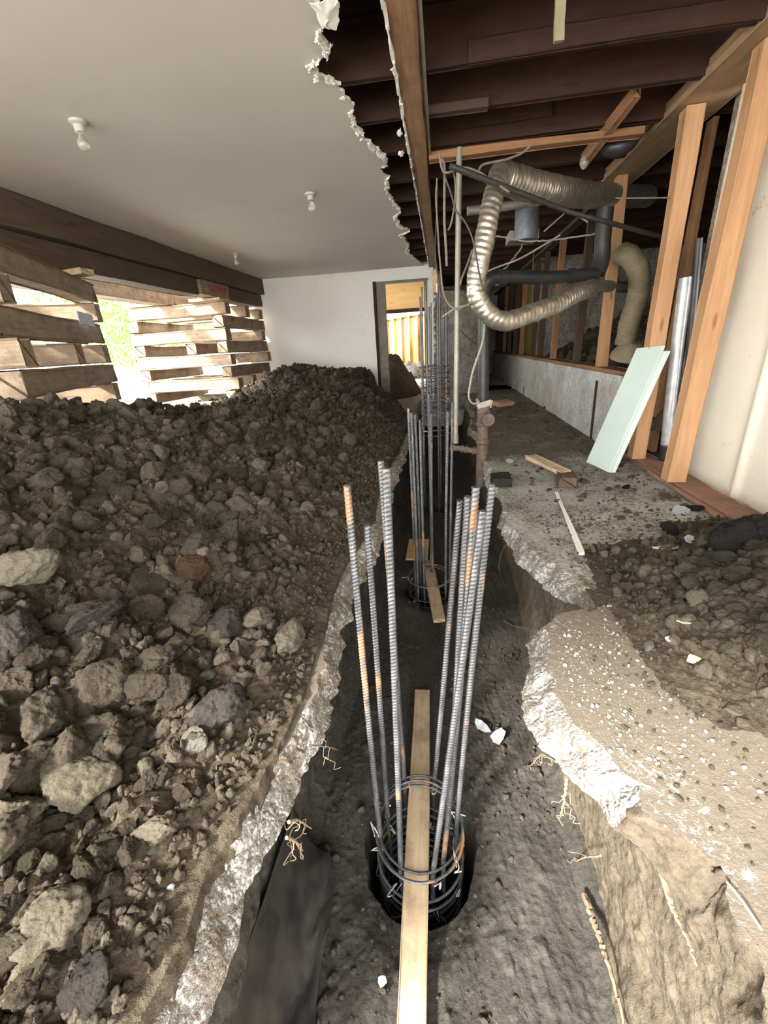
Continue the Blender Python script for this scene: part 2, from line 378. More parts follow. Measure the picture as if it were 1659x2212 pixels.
ceiling = struct(obj('ceiling', bm, M['ceil'], sm=False))
def flap(P, th, name, parent, m, curl=.02):
    """a torn shard of plaster: irregular polygon, crumpled, with thickness"""
    bm = bmesh.new(); c = sum((Vector(p) for p in P), Vector())/len(P); v = [bm.verts.new(p) for p in P]; vc = bm.verts.new(c+Vector((0, 0, -curl)))
    for i in range(len(v)): bm.faces.new((v[i], v[(i+1) % len(v)], vc))
    bmesh.ops.subdivide_edges(bm, edges=bm.edges, cuts=2, use_grid_fill=True)
    for q in bm.verts: q.co += Vector([random.uniform(-1, 1)*.005 for _ in range(3)])
    r = bmesh.ops.extrude_face_region(bm, geom=list(bm.faces))
    for q in r['geom']:
        if isinstance(q, bmesh.types.BMVert): q.co.z += th
    bmesh.ops.recalc_face_normals(bm, faces=bm.faces)
    return obj(name, bm, m, parent)
def shard_flap(c, d, L_, w_, drop):
    d = Vector((*d, 0)).normalized(); q = Vector((-d.y, d.x, 0)); n = 9; P_ = []
    for k in range(n): P_.append(c+d*L_*(k/(n-1)-.5)+q*random.uniform(-.3, .3)*w_)
    for k in range(n-1, -1, -1): P_.append(c+d*L_*(k/(n-1)-.5)*random.uniform(.8, 1.05)+q*w_*random.uniform(.4, 1.1)*math.sin(PI*(k+.5)/n)-Vector((0, 0, drop*random.uniform(.3, 1))))
    flap(P_, .003, 'torn_plaster', ceiling, M['white'], drop*.3)
flap([at(705, 18, Z=ZC-.01)+Vector((math.cos(a)*.075*random.uniform(.6, 1), math.sin(a)*.1*random.uniform(.6, 1), random.uniform(-.03, .01))) for a in np.linspace(0, 2*PI, 12)[:-1]], .003, 'torn_plaster', ceiling, M['white'], .02)
for k in range(4, len(jf)-4, 1):
    x, y = jf[k]
    if y < 1.5 or random.random() > .30: continue
    shard_flap(Vector((x-.006, y, ZC-.002)), (jf[k+2][0]-jf[k-2][0], jf[k+2][1]-jf[k-2][1]), random.uniform(.03, .11), random.uniform(.012, .035), random.uniform(.0, .022))
# --- subfloor above
def boxs(name, lo, hi, m, **kw):
    bm = bmesh.new(); lo, hi = Vector(lo), Vector(hi); add_box(bm, (0, 0, 0), hi-lo, bev=kw.pop('bev', 0)); o = obj(name, bm, m, kw.pop('parent', None), sm=False); o.location = (lo+hi)/2
    return o
struct(boxs('trim_1', (-3.7, -1.6, 2.53), (-.1, 10.9, 2.56), M['oldwood'])); struct(boxs('trim_2', (-.1, -1.6, 2.53), (5.5, 14.5, 2.56), M['oldwood']))
# --- back wall with the doorway
xl = at(808, 612, Y=YB).x; xr = at(918, 612, Y=YB).x; zt = at(808, 612, Y=YB).z
bm = bmesh.new()
for lo, hi in (((-3.75, 0), (xl, ZC)), ((xl, zt), (-.155, 2.53)), ((xr, 0), (-.155, zt))):
    add_box(bm, ((lo[0]+hi[0])/2, YB+.06, (lo[1]+hi[1])/2), (hi[0]-lo[0], .12, hi[1]-lo[1]))
struct(obj('wall_back', bm, M['wallp'], sm=False))
# ragged plaster end of that wall beside the beam
for i in range(9):
    z = .9+i*.15; flap([Vector((-.155+random.uniform(-.01, .05)*(j % 2), YB-.012, z+.02*(j-3)+random.uniform(-.02, .02))) for j in range(6)]+[Vector((-.19, YB-.012, z+.05))], .003, 'broken_plaster', ceiling, M['white'], 0)
dj = empty('door_1', (xl, YB, 0), kind='structure')
def part_box(name, lo, hi, m, parent, bev=.003):
    o = boxs(name, lo, hi, m, bev=bev); o.parent = parent; o.location -= parent.location if parent.location else Vector(); return o
part_box('door_jamb', (xl-.02, YB-.05, 0), (xl+.03, YB+.14, zt+.02), M['oldwood'], dj)
part_box('door_jamb', (xl+.03, YB-.02, 0), (xl+.2, YB+.02, zt-.01), M['doorwood'], dj)
part_box('door_head', (xl-.02, YB-.03, zt-.02), (xr+.05, YB+.14, zt+.015), M['doorwood'], dj)
part_box('door_jamb', (xr-.02, YB-.02, 0), (xr+.03, YB+.14, zt), M['doorwood'], dj)
# --- outer wall side, right: cream panel
ya, za = np.linspace(-1.6, 3.34, 420), np.linspace(.03, 2.3, 30); Yg, Zg = np.meshgrid(ya, za, indexing='ij')
Xg = 1.725+.012*np.sin(Yg*5.3)+.02*np.exp(-((Yg-3.18)/.05)**2)-.022*np.exp(-((Yg-3.36)/.06)**2)-.02*np.exp(-((Yg-2.62)/.035)**2)+.01*fbm(Yg*2, Zg*.6, o=3, s=5)
o = struct(grid_mesh('wall_right', np.stack([Xg, Yg, Zg], -1), 420, 30, M['wallr'])); md = o.modifiers.new('s', 'SOLIDIFY'); md.thickness = .03; md.offset = -1
# slight vertical swells of the panel
struct(boxs('wall_far', (1.8, 9.0, 0), (5.4, 9.1, 2.6), M['pier'])); struct(boxs('wall_side', (5.3, 3.4, 0), (5.4, 9.1, 2.6), M['pier'])); struct(boxs('wall_near', (1.76, 3.45, 0), (5.4, 3.52, 2.6), M['pier']))
# --- slab, right side
LIPR = [(1290, 1700), (1220, 1640), (1165, 1590), (1150, 1540), (1130, 1470), (1140, 1440), (1130, 1375), (1180, 1355), (1250, 1335), (1312, 1312), (1240, 1290), (1190, 1262), (1150, 1222), (1120, 1200), (1105, 1165), (1075, 1130), (1090, 1080), (1060, 1050), (1040, 1000), (1045, 960), (1010, 930), (1020, 900), (1005, 870)]
lipR = [(.46, .0), (.45, .25), (.485, .4), (.50, .5), (.485, .58), (.44, .645), (.385, .69)]+[tuple(at(x, y, Z=-.05))[:2] for x, y in LIPR]+[(.42, 10.5)]

lipL_k = np.array([(-.2, -.42), (.27, -.423), (.36, -.408), (.465, -.433), (.56, -.40), (.66, -.384), (.8, -.375), (.925, -.36), (1.06, -.372), (1.37, -.402), (1.65, -.422), (2.0, -.38), (2.38, -.363), (2.8, -.40), (3.26, -.4), (4.45, -.376), (6.3, -.38), (9.8, -.38)])
def lipL(y): return np.interp(y, lipL_k[:, 0], lipL_k[:, 1])
def slab_mesh(name, lip, far, side, thick, mats, widths):
    """flat top plus a rough fracture face that falls outwards to the underside"""
    from mathutils.geometry import delaunay_2d_cdt
    base = np.array([(q.x, q.y) for q in resample([Vector((p[0], p[1], 0)) for p in lip], .008)]); n = len(base); rows = 18
    def rough(P_, amp, sd): return P_+amp*np.stack([fbm(P_[:, 0]*10, P_[:, 1]*10, o=5, s=sd, g=.6), fbm(P_[:, 0]*10+40, P_[:, 1]*10, o=5, s=sd+1, g=.6)], 1)
    wd = np.maximum(.006, widths(base[:, 0], base[:, 1])); top = rough(base+np.stack([side*wd, 0*wd], 1), .045, 3); out = rough(base, .04, 33)
    V = np.zeros((n, rows, 3))
    for j in range(rows):
        t = j/(rows-1); u = t**.75; q = top*(1-u)+out*u; e = math.sin(PI*min(1, t*1.02))**.6 if 0 < t else 0
        nn = fbm(q[:, 0]*16, q[:, 1]*16, np.full(n, t*1.6), o=5, s=9, g=.62); n2 = fbm(q[:, 0]*50, q[:, 1]*50, np.full(n, t*5), o=3, s=13)
        V[:, j, 0] = q[:, 0]-side*e*(nn*.035+n2*.008); V[:, j, 1] = q[:, 1]+e*.02*fbm(q[:, 0]*18, q[:, 1]*18, np.full(n, t*2), o=3, s=44)
        V[:, j, 2] = -thick*t+.022*e*fbm(q[:, 0]*14, q[:, 1]*14, np.full(n, t*2), o=4, s=21)
    V[:, -1, 2] -= .02*fbm(base[:, 0]*12, base[:, 1]*12, o=3, s=66)
    bm = bmesh.new(); G = [[bm.verts.new(V[i, j]) for j in range(rows)] for i in range(n)]
    for i in range(n-1):
        for j in range(rows-1):
            f = bm.faces.new((G[i][j], G[i+1][j], G[i+1][j+1], G[i][j+1])); f.smooth = True
            f.material_index = 1 if len(mats) < 3 else (2 if base[i, 1] < .69 else (1 if base[i, 1] < 1.4 else 3))
    poly = [Vector(p) for p in top]+[Vector(p) for p in far]; m = len(poly)
    vv, _, ff, *_r = delaunay_2d_cdt(poly, [(k, (k+1) % m) for k in range(m)], [], 1, 1e-5)
    T = [bm.verts.new((v.x, v.y, 0)) for v in vv]
    for f in ff: bm.faces.new([T[k] for k in f]).material_index = 0
    bmesh.ops.recalc_face_normals(bm, faces=bm.faces)
    me = bpy.data.meshes.new(name); bm.to_mesh(me); bm.free(); return struct(link(name, me, mats))
floor = slab_mesh('floor', lipR, [(5.3, 10.5), (5.3, 0)], 1, .1, [M['slab'], M['fracture'], M['wallearth'], M['fracture_dirty_brightened']], lambda x, y: .03+.075*np.exp(-((y-.95)/.3)**2)+.03*np.exp(-((y-1.7)/.3)**2)+.03*fbm(x*7, y*7, o=3, s=8))
ly = np.arange(-.2, 9.6, .05); slab_mesh('floor', [(float(lipL(y)), float(y)) for y in ly], [(-3.1, 9.6), (-3.1, -.2)], -1, .11, [M['slab'], M['fracture_dirty_brightened']], lambda x, y: .045+.035*fbm(x*6, y*6, o=3, s=8)+.045*np.exp(-(y/.6)**2))
# --- the earth: trench walls and trench floor in one surface
CAGES = [(-.09, 1.0, .21), (-.115, 2.82, .2), (-.07, 4.7, .2)]
ZT = -.75
def build_ground():
    t = np.linspace(0, 1, 760); ys = -1.0+1.05*np.exp(t*math.log(11.2/1.05)); ys[0] = .05
    fl = np.interp(ys, [.4, .84, 1.28, 2.07, 2.9, 4.4, 6, 10], [-.49, -.52, -.54, -.49, -.47, -.43, -.42, -.42]); fr = np.interp(ys, [.5, .94, 1.3, 2.13, 3.1, 5.2, 10], [.475, .493, .48, .51, .53, .45, .44])
    ll = lipL(ys); lr = np.interp(ys, [0, .4, .65, .9, 1.5, 2.5, 10], [.47, .50, .55, .56, .60, .58, .5]); lr = np.maximum(lr, fr+.02)
    segs = []                                   # (x, z) knots along the section
    K = [(ll-.55, -.104), (ll-.12, -.106), (ll-.17, -.2), (fl-.03, -.45), (fl-.01, ZT+.06), (fl+.05, ZT+.005)]
    K2 = [(fr-.05, ZT+.005), (fr+.0, ZT+.05), (fr+.03, -.45), (lr-.01, -.2), (lr+.02, -.104), (lr+.4, -.103)]
    cnt = [14, 30, 60, 70, 26, 300, 26, 70, 60, 30, 14]; KK = K+K2; cols = []
    for q in range(len(KK)-1):
        a, b = KK[q], KK[q+1]
        for i in range(cnt[q]):
            u = i/cnt[q]; cols.append((a[0]*(1-u)+b[0]*u, np.full_like(ys, a[1]*(1-u)+b[1]*u), q))
    cols.append((KK[-1][0], np.full_like(ys, KK[-1][1]), 10))
    X = np.stack([c[0] for c in cols], 1); Z = np.stack([c[1] for c in cols], 1); Q = np.array([c[2] for c in cols]); Y = np.repeat(ys[:, None], X.shape[1], 1)
    wall = ((Q >= 1) & (Q <= 3)) | ((Q >= 7) & (Q <= 9)); flr = (Q >= 4) & (Q <= 6)
    n = fbm(X*4, Y*3.5, Z*6, o=6, s=1, g=.55); d = np.where(X > 0, 1., -1.)*n
    X = X+np.where(wall, d*.055, 0)+np.where(flr, 0, 0)
    cf, cid = clodfield(X, Y, .07, 4, .3); cf2, _ = clodfield(X, Y, .028, 6, .45)
    groove = fbm(X*26+Y*5, Y*3, o=4, s=12)
    Z = Z+np.where(flr, fbm(X*3.2, Y*2.4, o=5, s=2)*.035+cf*.28+cf2*.35+groove*.006, 0)
    bdm = smooth(.1, .06, np.abs(X+.095))*smooth(3.3, 3.2, Y); Z = np.where(flr, Z*(1-bdm)+bdm*np.minimum(Z, ZT-.012), Z)
    X = X+np.where(wall, d*0+np.sign(X)*.012*fbm(Y*20, Z*20, X*5, o=4, s=15), 0)
    for cx, cy, R in CAGES:
        rr = np.hypot((X-cx)/1.0, (Y-cy)/1.18)*(1+.16*fbm(X*9+cy, Y*9, o=4, s=30))
        Z = np.where(flr, Z-.03*(1-smooth(R, R*1.5, rr)), Z); Z = np.where(flr & (rr < R), Z-1.15*smooth(1, .9, rr/R), Z)
    tint = np.clip(.45+.5*fbm(X*5, Y*5, Z*5, o=4, s=40)+.15*(cid > .6), 0, 1)
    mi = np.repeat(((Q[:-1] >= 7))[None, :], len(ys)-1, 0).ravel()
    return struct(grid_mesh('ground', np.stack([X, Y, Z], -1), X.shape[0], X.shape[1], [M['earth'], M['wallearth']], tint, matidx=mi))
ground = build_ground()
# ground further out: left side, behind the camera, under the far room
for lo, hi in (((-14, -8, -.04), (-3.1, 20, .0)), ((-3.1, -8, -.9), (3, .05, -.75)), ((-3.1, 9.55, -.9), (5.3, 20, .0)), ((3, -8, -.1), (5.3, 0, 0))):
    struct(boxs('ground', lo, hi, M['dirt'] if hi[1] < 1 and lo[0] > -4 else M['out']))  # unseen ground behind camera toned dark, outer paving pale, to steer bounce light
# --- the big heap on the left
HX = [-5, -3.4, -2.9, -2.5, -2, -1.5, -1, -.7, -.42]; HY = [-.5, .5, 1.5, 2.5, 3.5, 4.5, 5.5, 6.5, 7.5, 8.4, 9.0, 9.7]
HH = np.array([[.3, .6, .7, .65, .5, .32, .14, .06, .0], [.3, .6, .73, .68, .52, .32, .13, .05, .0], [.3, .55, .74, .72, .56, .36, .15, .06, .0],
 [.25, .45, .7, .69, .58, .40, .2, .08, .0], [.15, .3, .46, .49, .46, .37, .22, .1, .0], [.1, .15, .3, .37, .40, .35, .24, .12, .0],
 [.1, .15, .33, .45, .47, .42, .28, .1, .0], [.1, .2, .45, .6, .6, .53, .3, .06, -.1], [.1, .25, .56, .68, .58, .55, .1, -.15, -.35], [.1, .2, .4, .55, .52, .5, .02, -.3, -.5], [.1, .2, .4, .6, .8, .9, .62, .25, -.2], [.1, .2, .4, .6, .8, .95, .8, .45, .0]])
def interp2(A, xs, ys, x, y):
    def ax(g, v):
        g = np.array(g); i = np.clip(np.searchsorted(g, v)-1, 0, len(g)-2); t = np.clip((v-g[i])/(g[i+1]-g[i]), 0, 1); return i, t*t*(3-2*t)*.5+t*.5
    i, u = ax(xs, x); j, v = ax(ys, y)
    return (A[j, i]*(1-u)+A[j, i+1]*u)*(1-v)+(A[j+1, i]*(1-u)+A[j+1, i+1]*u)*v
def heap_base(x, y):
    h = interp2(HH, HX, HY, x, y); e = smooth(0, .35, lipL(y)-x)
    return h+e*(.06*fbm(x*1.6, y*1.6, o=3, s=50)+.015)+.012
def build_heap():
    t = np.linspace(0, 1, 800); ys = -1.1+.9*np.exp(t*math.log(10.7/.9)); s = np.linspace(0, 1, 680)
    u = .9*(np.exp(s*math.log(5.7/.9))-1); Y, U = np.meshgrid(ys, u, indexing='ij')
    edge = .015*fbm(Y*9, Y*0, o=4, s=60); X = lipL(Y)-.055+edge-U
    warp = .05*fbm(X*5, Y*5, o=3, s=61)
    near = smooth(3.5, .4, Y); H = heap_base(X, Y); tint = np.full_like(X, .35)
    for c, sd, de, am in ((.34, 71, .42, .8), (.19, 72, .55, .9), (.105, 73, .7, .9), (.055, 74, .75, .85), (.028, 75, .8, .8)):
        h, i = clodfield(X+warp, Y+warp*.7, c, sd, de); a = am*smooth(.0, .25+c, U); ok = (h*a > .004)
        H = H+h*a*.75; tint = np.where(ok, tint*.35+.65*i, tint)
    H = H+.006*fbm(X*40, Y*40, o=4, s=62)+.012*fbm(X*14, Y*14, o=3, s=63); H = np.where(U < .004, H-.06, H)
    # pale, compacted skin along the slab edge
    tint = np.clip(tint+.25*smooth(.35, .0, U)+.2*fbm(X*2, Y*2, o=3, s=64), 0, 1)
    bh = (X < -1.26) & (Y > YB-.012); Yc = np.where(bh, YB-.012, Y); H = np.where(bh, -.2, H)
    o = grid_mesh('dirt_heap', np.stack([X, Yc, H], -1)[:, ::-1], X.shape[0], X.shape[1], M['dirt'], tint[:, ::-1])
    return tag(o, 'long heap of dark brown excavated dirt left of the trench', 'dirt heap', kind='stuff'), (ys, u, X, Y, H)
heap, HG = build_heap()
# --- the smaller heap on the slab at the right
def rheap_h(x, y):
    d = interp2(np.array([[0, 0, 0, 0, 0], [0, .0, .06, .1, .12], [0, .04, .12, .2, .24], [.0, .05, .14, .22, .28], [0, .02, .06, .16, .24], [0, 0, .0, .03, .1], [0, 0, 0, 0, 0]]), [.6, .85, 1.1, 1.4, 1.72], [.55, .85, 1.15, 1.5, 1.85, 2.15, 2.4], x, y); return d
def build_rheap():
    xs = np.linspace(.6, 1.715, 330); ys = np.linspace(.55, 2.4, 520); Y, X = np.meshgrid(ys, xs, indexing='ij'); H = rheap_h(X, Y); e = smooth(0, .05, H); tint = np.full_like(X, .3)
    for c, sd, de, am in ((.11, 82, .6, .9), (.06, 83, .8, .9), (.032, 84, .8, .9), (.018, 85, .8, .8)):
        h, i = clodfield(X, Y, c, sd, de); H = H+h*am*e*.8; tint = np.where((h > .003), tint*.4+.6*i, tint)
    H = H-.006+.008*fbm(X*30, Y*30, o=3, s=88)*np.minimum(1, e+.3)
    return tag(grid_mesh('dirt_heap', np.stack([X, Y, H], -1)[:, ::-1], X.shape[0], X.shape[1], M['dirt'], tint[:, ::-1]), 'smaller heap of loose brown dirt on the concrete slab at right', 'dirt heap', kind='stuff')
build_rheap()
# --- earth behind the stem wall, in the crawl space
def build_crawl():
    xs = np.linspace(1.66, 5.3, 300); ys = np.linspace(3.5, 9.0, 360); Y, X = np.meshgrid(ys, xs, indexing='ij'); H = .5+.42*(X-1.66)*(1+.2*fbm(X*.8, Y*.8, s=90))-.25*smooth(.3, .0, X-1.66); H = np.minimum(H, 1.75); tint = np.full_like(X, .3)
    for c, sd, de in ((.4, 91, .5), (.16, 92, .7), (.07, 93, .8)):
        h, i = clodfield(X, Y, c, sd, de); H = H+h*.8; tint = np.where(h > .004, i, tint)
    return struct(grid_mesh('ground', np.stack([X, Y, H], -1)[:, ::-1], X.shape[0], X.shape[1], M['dirt'], tint[:, ::-1]))
build_crawl()
# --- stem wall (low concrete wall under the studs) and far pier
bm = bmesh.new(); add_box(bm, (0, 0, 0), (.16, 10.2, .66), bev=.004); o = obj('wall_stem', bm, M['stem'], sm=False); o.location = (1.60, 3.98+5.1, .32); struct(o)
def lumps(name, c, s, m, amp=.03, cuts=14, **kw):
    bm = bmesh.new(); add_box(bm, (0, 0, 0), s); bmesh.ops.subdivide_edges(bm, edges=bm.edges, cuts=cuts, use_grid_fill=True)
    P = np.array([v.co[:] for v in bm.verts]); n = [fbm(P[:, 0]*5+q*9, P[:, 1]*5, P[:, 2]*5, o=4, s=q) for q in range(3)]
    for v, a, b, d in zip(bm.verts, *n): v.co += Vector((a, b, d))*amp
    o = obj(name, bm, m); o.location = c; return o
p0 = at(955, 655, Y=9.2); p1 = at(1038, 800, Y=9.2)
struct(lumps('wall_pier', ((p1.x-.27)/2, 9.3, .8), (p1.x+.27, .4, 2.2), M['pier'], .05))
struct(boxs('wall_side', (1.8, 9.1, 0), (1.9, 14.4, 2.5), M['osb'])); struct(boxs('wall_far', (-.1, 14.0, 0), (1.9, 14.1, 2.6), M['pier']))

# ================================================================== TIMBER
def P(px, py, Y): return at(px, py, Y=Y)
# drop beam down the middle
timber('ceiling_beam', (-.158, -1.6, 2.355), (-.158, YB+.3, 2.355), .11, .26, M['beamwood'], rough=.003, label='long wooden beam running away along the torn ceiling edge', cat='beam')
bm = bmesh.new()
for i in range(60):
    y = .9+i*.125; z = 2.243+random.uniform(-.004, .006); w = random.uniform(.006, .02)
    add_box(bm, (-.221, y, z), (w, .15, .03+random.uniform(0, .02)), Matrix.Rotation(random.uniform(-.04, .04), 3, 'Z'))
bmesh.ops.subdivide_edges(bm, edges=bm.edges, cuts=1)
for v in bm.verts: v.co += Vector([random.uniform(-.003, .003) for _ in range(3)])
obj('torn_plaster', bm, M['white'], ceiling)
for (x, y, s) in ((853, 150, .035), (866, 330, .03), (863, 285, .03)):
    p = at(x, y, Z=ZC-.02); flap([p+Vector((math.cos(a)*s*random.uniform(.4, .9), math.sin(a)*s*1.3, random.uniform(-.6, .3)*s)) for a in np.linspace(0, 2*PI, 7)[:-1]], .004, 'torn_plaster', ceiling, M['white'], .015)
bm = bmesh.new(); add_cyl(bm, (-.085, .8, 2.25), (-.085, 3.75, 2.25), .011); tag(obj('conduit', bm, M['galv']), 'thin grey conduit along the right face of the middle beam', 'conduit')
# joists
JY = [-1.45, -.6, .1, .6, 1.15, 1.65, 2.15, 2.8, 3.24, 3.71, 4.3, 4.8, 5.28, 5.84, 6.37, 6.97, 7.5, 8.05]
JR = JY+[8.6, 9.2, 9.8, 10.4, 11.0, 11.6]
JW = .05
for i, y in enumerate(JY):
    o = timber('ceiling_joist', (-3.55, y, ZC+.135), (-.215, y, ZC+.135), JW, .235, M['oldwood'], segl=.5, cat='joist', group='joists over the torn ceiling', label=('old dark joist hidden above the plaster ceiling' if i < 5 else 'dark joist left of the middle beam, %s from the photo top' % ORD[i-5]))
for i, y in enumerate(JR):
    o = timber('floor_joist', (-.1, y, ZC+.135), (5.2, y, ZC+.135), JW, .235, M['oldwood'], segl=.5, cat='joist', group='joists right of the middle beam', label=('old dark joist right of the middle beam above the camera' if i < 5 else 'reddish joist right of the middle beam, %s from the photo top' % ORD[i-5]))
# nailed-on strips under and beside the joists, blocking, braces
timber('joist_strip', (-.09, 3.73, 2.235), (1.33, 3.73, 2.235), .09, .045, M['midwood'], label='brighter orange-brown strip of wood fixed under a joist above the silver duct', cat='wood strip')
timber('joist_strip', (-.09, 3.69, 2.40), (.72, 3.66, 2.40), .045, .1, M['oldwood'], label='short brown board nailed to a joist just above the brighter strip', cat='wood strip')
timber('joist_strip', (.13, 2.765, 2.31), (1.6, 2.765, 2.31), .03, .085, M['oldwood'], label='dusty grey strip of wood fixed along the nearest dark joist', cat='wood strip')
timber('joist_strip', (-.09, 3.2, 2.28), (.27, 3.2, 2.28), .06, .05, M['darkstud'], label='stub of grey wood against the middle beam below the dusty strip', cat='wood strip')
timber('diagonal_brace', P(1378, 195, 3.35), P(1262, 345, 4.05), .05, .08, M['midwood'], label='slanting wooden brace between joists near the top plate', cat='brace')
# walls plates
timber('top_plate', (1.58, .3, 2.285), (1.58, 5.0, 2.285), .30, .045, M['topplate'], label='wide wooden top plate resting on the three light studs at right', cat='plate')
timber('top_plate', (1.50, .3, 2.332), (1.50, 5.0, 2.332), .13, .04, M['topplate'], label='narrow second layer of wood lying on the wide top plate at right', cat='plate')
timber('top_plate', (1.56, 5.02, 2.22), (1.56, 14, 2.22), .10, .045, M['darkstud'], label='dark top plate over the far row of old studs', cat='plate')
timber('sill_plate', (1.60, 4.0, .672), (1.60, 13.8, .672), .17, .04, M['midwood'], label='dusty sill plate lying on top of the low concrete wall', cat='plate')
timber('sill_plate', (1.63, .6, .022), (1.63, 3.95, .022), .17, .044, M['plate'], label='reddish wooden bottom plate lying on the slab under two light studs', cat='plate')
timber('wood_strip', (1.52, 1.9, .014), (1.535, 3.25, .02), .028, .03, M['plate'], label='thin red-brown strip of wood along the edge of the bottom plate', cat='wood strip')
# near studs: lean as measured
def stud(bl, br, bt, z0, tl, tp, w, d, m, lab, ztop=2.262, zbase=None):
    a = at(*bl, Z=z0); b = at(*br, Z=z0); X = a.x; top = at(*tl, Y=a.y); c = Vector((w/2, d/2, 0)); s = (top.x-a.x)/(top.z-a.z)
    t = Vector((a.x+s*(ztop-z0), a.y, ztop)); return timber('wall_stud', a+c, t+c, w, d, m, up=(0, 1, 0), label=lab, cat='stud', bev=.003)
stud((1442, 1042), (1500, 1052), 0, .045, (1620, 240), 0, .115, .095, M['newwood'], 'nearest light orange wooden stud, standing in front of the cream wall')
stud((1365, 992), (1410, 1000), 0, .045, (1478, 276), 0, .105, .09, M['newwood'], 'light wooden stud behind the leaning pale green board')
a = at(1291, 805, X=1.55); stud((1291, 805), (1330, 805), 0, a.z, (1336, 367), 0, .09, .085, M['newwood'], 'light wooden stud standing on the end of the low concrete wall')
timber('wall_stud', (1.76, 3.74, .05), (1.76, 3.74, 2.26), .04, .09, M['midwood'], up=(0, 1, 0), label='dark orange stud in shadow close behind the stud with the green board', cat='stud')
for i, (x, w) in enumerate([(1240, .09), (1190, .085), (1162, .05), (1146, .045), (1122, .09), (1108, .05), (1096, .05), (1086, .06), (1077, .05), (1070, .05), (1063, .05)]):
    y = at(x, 790, X=1.58).y; lab = 'old stud of the far row on the low concrete wall, %s from the right' % ORD[i]
    timber('wall_stud', (1.60, y, .69), (1.60, y, 2.2), .085, w*.7, M['midwood'] if i in (1, 4, 7) else M['darkstud'], up=(0, 1, 0), label=lab, cat='stud', group='far row of old studs')

# ================================================================== SHORING ON THE LEFT
timber('shoring_beam', (-3.38, .2, 2.13), (-3.38, YB-.02, 2.13), .24, .25, M['needle'], rough=.004, label='heavy dark timber running along the left side directly under the ceiling', cat='beam')
timber('shoring_beam', (-3.46, .2, 1.90), (-3.46, 6.1, 1.90), .26, .2, M['needle'], rough=.003, label='very dark lower timber under the top shoring beam, over both timber stacks', cat='beam')
timber('shoring_beam', (-3.42, 6.12, 1.905), (-3.42, 6.95, 1.905), .26, .19, M['crib'], label='short lighter timber with red paint scrawl in line with the lower beam', cat='beam')
timber('shoring_beam', (-3.44, 6.97, 1.90), (-3.44, YB-.05, 1.90), .24, .19, M['needle'], label='charred-looking rough timber end meeting the white back wall', cat='beam')
timber('shoring_beam', (-4.2, 3.2, 1.86), (-4.2, 8.3, 1.86), .24, .2, M['crib'], label='outer wooden beam with red marks lying across the stacks outside', cat='beam')
bm = bmesh.new()
for k in range(7):
    y = 6.35+k*.075+random.uniform(-.01, .01); add_box(bm, (-3.288, y, 1.91+random.uniform(-.015, .015)), (.004, .016, .1), Matrix.Rotation(random.uniform(-.5, .5), 3, 'X'))
    if k % 2: add_box(bm, (-3.288, y+.03, 1.9), (.004, .05, .014), Matrix.Rotation(.3, 3, 'X'))
sb = [o for o in COL.objects if o.name.startswith('shoring_beam')][2]; mk = obj('paint_mark', bm, M['redpaint'], sm=False); mk.parent = sb; mk.matrix_parent_inverse = sb.matrix_world.inverted(); mk['label'] = 'scrawled red paint marks'
def crib(C, e, n, L, ztop, th, layers, first, side, what, seed, face_cnt=3):
    """C corner, e along the visible face, n inward; alternate layers; first: 'e' or 'n' on top"""
    random.seed(seed); C, e, n = Vector((*C, 0)), Vector((*e, 0)).normalized(), Vector((*n, 0)).normalized(); k = 0
    for li in range(layers):
        z = ztop-th*(li+.5); ax, ac = (e, n) if (li % 2 == 0) == (first == 'e') else (n, e)
        offs = [.5*th, L-.5*th] if li % 3 else [.5*th, L*random.uniform(.38, .62), L-.5*th]
        for q, of in enumerate(offs):
            j = random.uniform(-.03, .03); st = C+ac*(of+random.uniform(-.008, .02))-ax*(.0+random.uniform(-.02, .05)); en = st+ax*(L+random.uniform(-.02, .07))
            tilt = random.uniform(-.006, .006)
            timber('crib_timber', st+Vector((0, 0, z+tilt)), en+Vector((0, 0, z-tilt)), th*random.uniform(.9, 1.0), th*random.uniform(.9, .985), M['crib'], rough=.004, bev=.012, segl=.2, cat='timber', group='timbers of the %s' % what,
                   label='weathered timber, %s, %s layer down, %s' % (what, ORD[li], ['room side', 'far side', 'middle'][(0 if q == 0 else (1 if q == len(offs)-1 else 2))]))
    random.seed(99+seed)
xc = at(265, 650, Y=6.56).x; L2 = -3.27-xc
crib((-3.27, 6.56), (-1, 0), (0, 1), max(1.3, min(L2, 2.0)), 1.76, .182, 10, 'e', 0, 'farther timber stack', 5)
crib((-3.40, 4.22), (.407, -.914), (-.914, -.407), 1.95, 1.74, .187, 9, 'e', 0, 'nearer timber stack', 9)
for i, (a, b, w, h, lab) in enumerate([((-4.9, 6.62, 1.785), (-4.25, 6.62, 1.79), .12, .05, 'thin pale board wedged on the left top of the farther stack'), ((-3.75, 6.58, 1.785), (-3.25, 6.58, 1.79), .13, .04, 'thin shim board under the beam on the farther stack'), ((-3.62, 6.6, 1.81+.0), (-3.36, 6.6, 1.81), .09, .03, 'small upper shim block on the farther stack'), ((-3.6, 3.95, 1.765), (-3.15, 3.9, 1.77), .14, .05, 'pale shim board on the nearer stack')]):
    timber('shim_board', a, b, w, h, M['board'], label=lab, cat='board')
j0 = empty('screw_jack', (-4.1, 6.7, 1.77), label='small dark screw jack standing on the farther stack under the beam', cat='jack')
bm = bmesh.new(); lathe(bm, [(.045, 0), (.045, .01), (.02, .02), (.018, .1)], (0, 0, 0)); obj('base', bm, M['abs'], j0)
bm = bmesh.new(); lathe(bm, [(.012, .1), (.012, .14), (.035, .145), (.035, .16)], (0, 0, 0)); obj('jack_head', bm, M['abs'], j0)
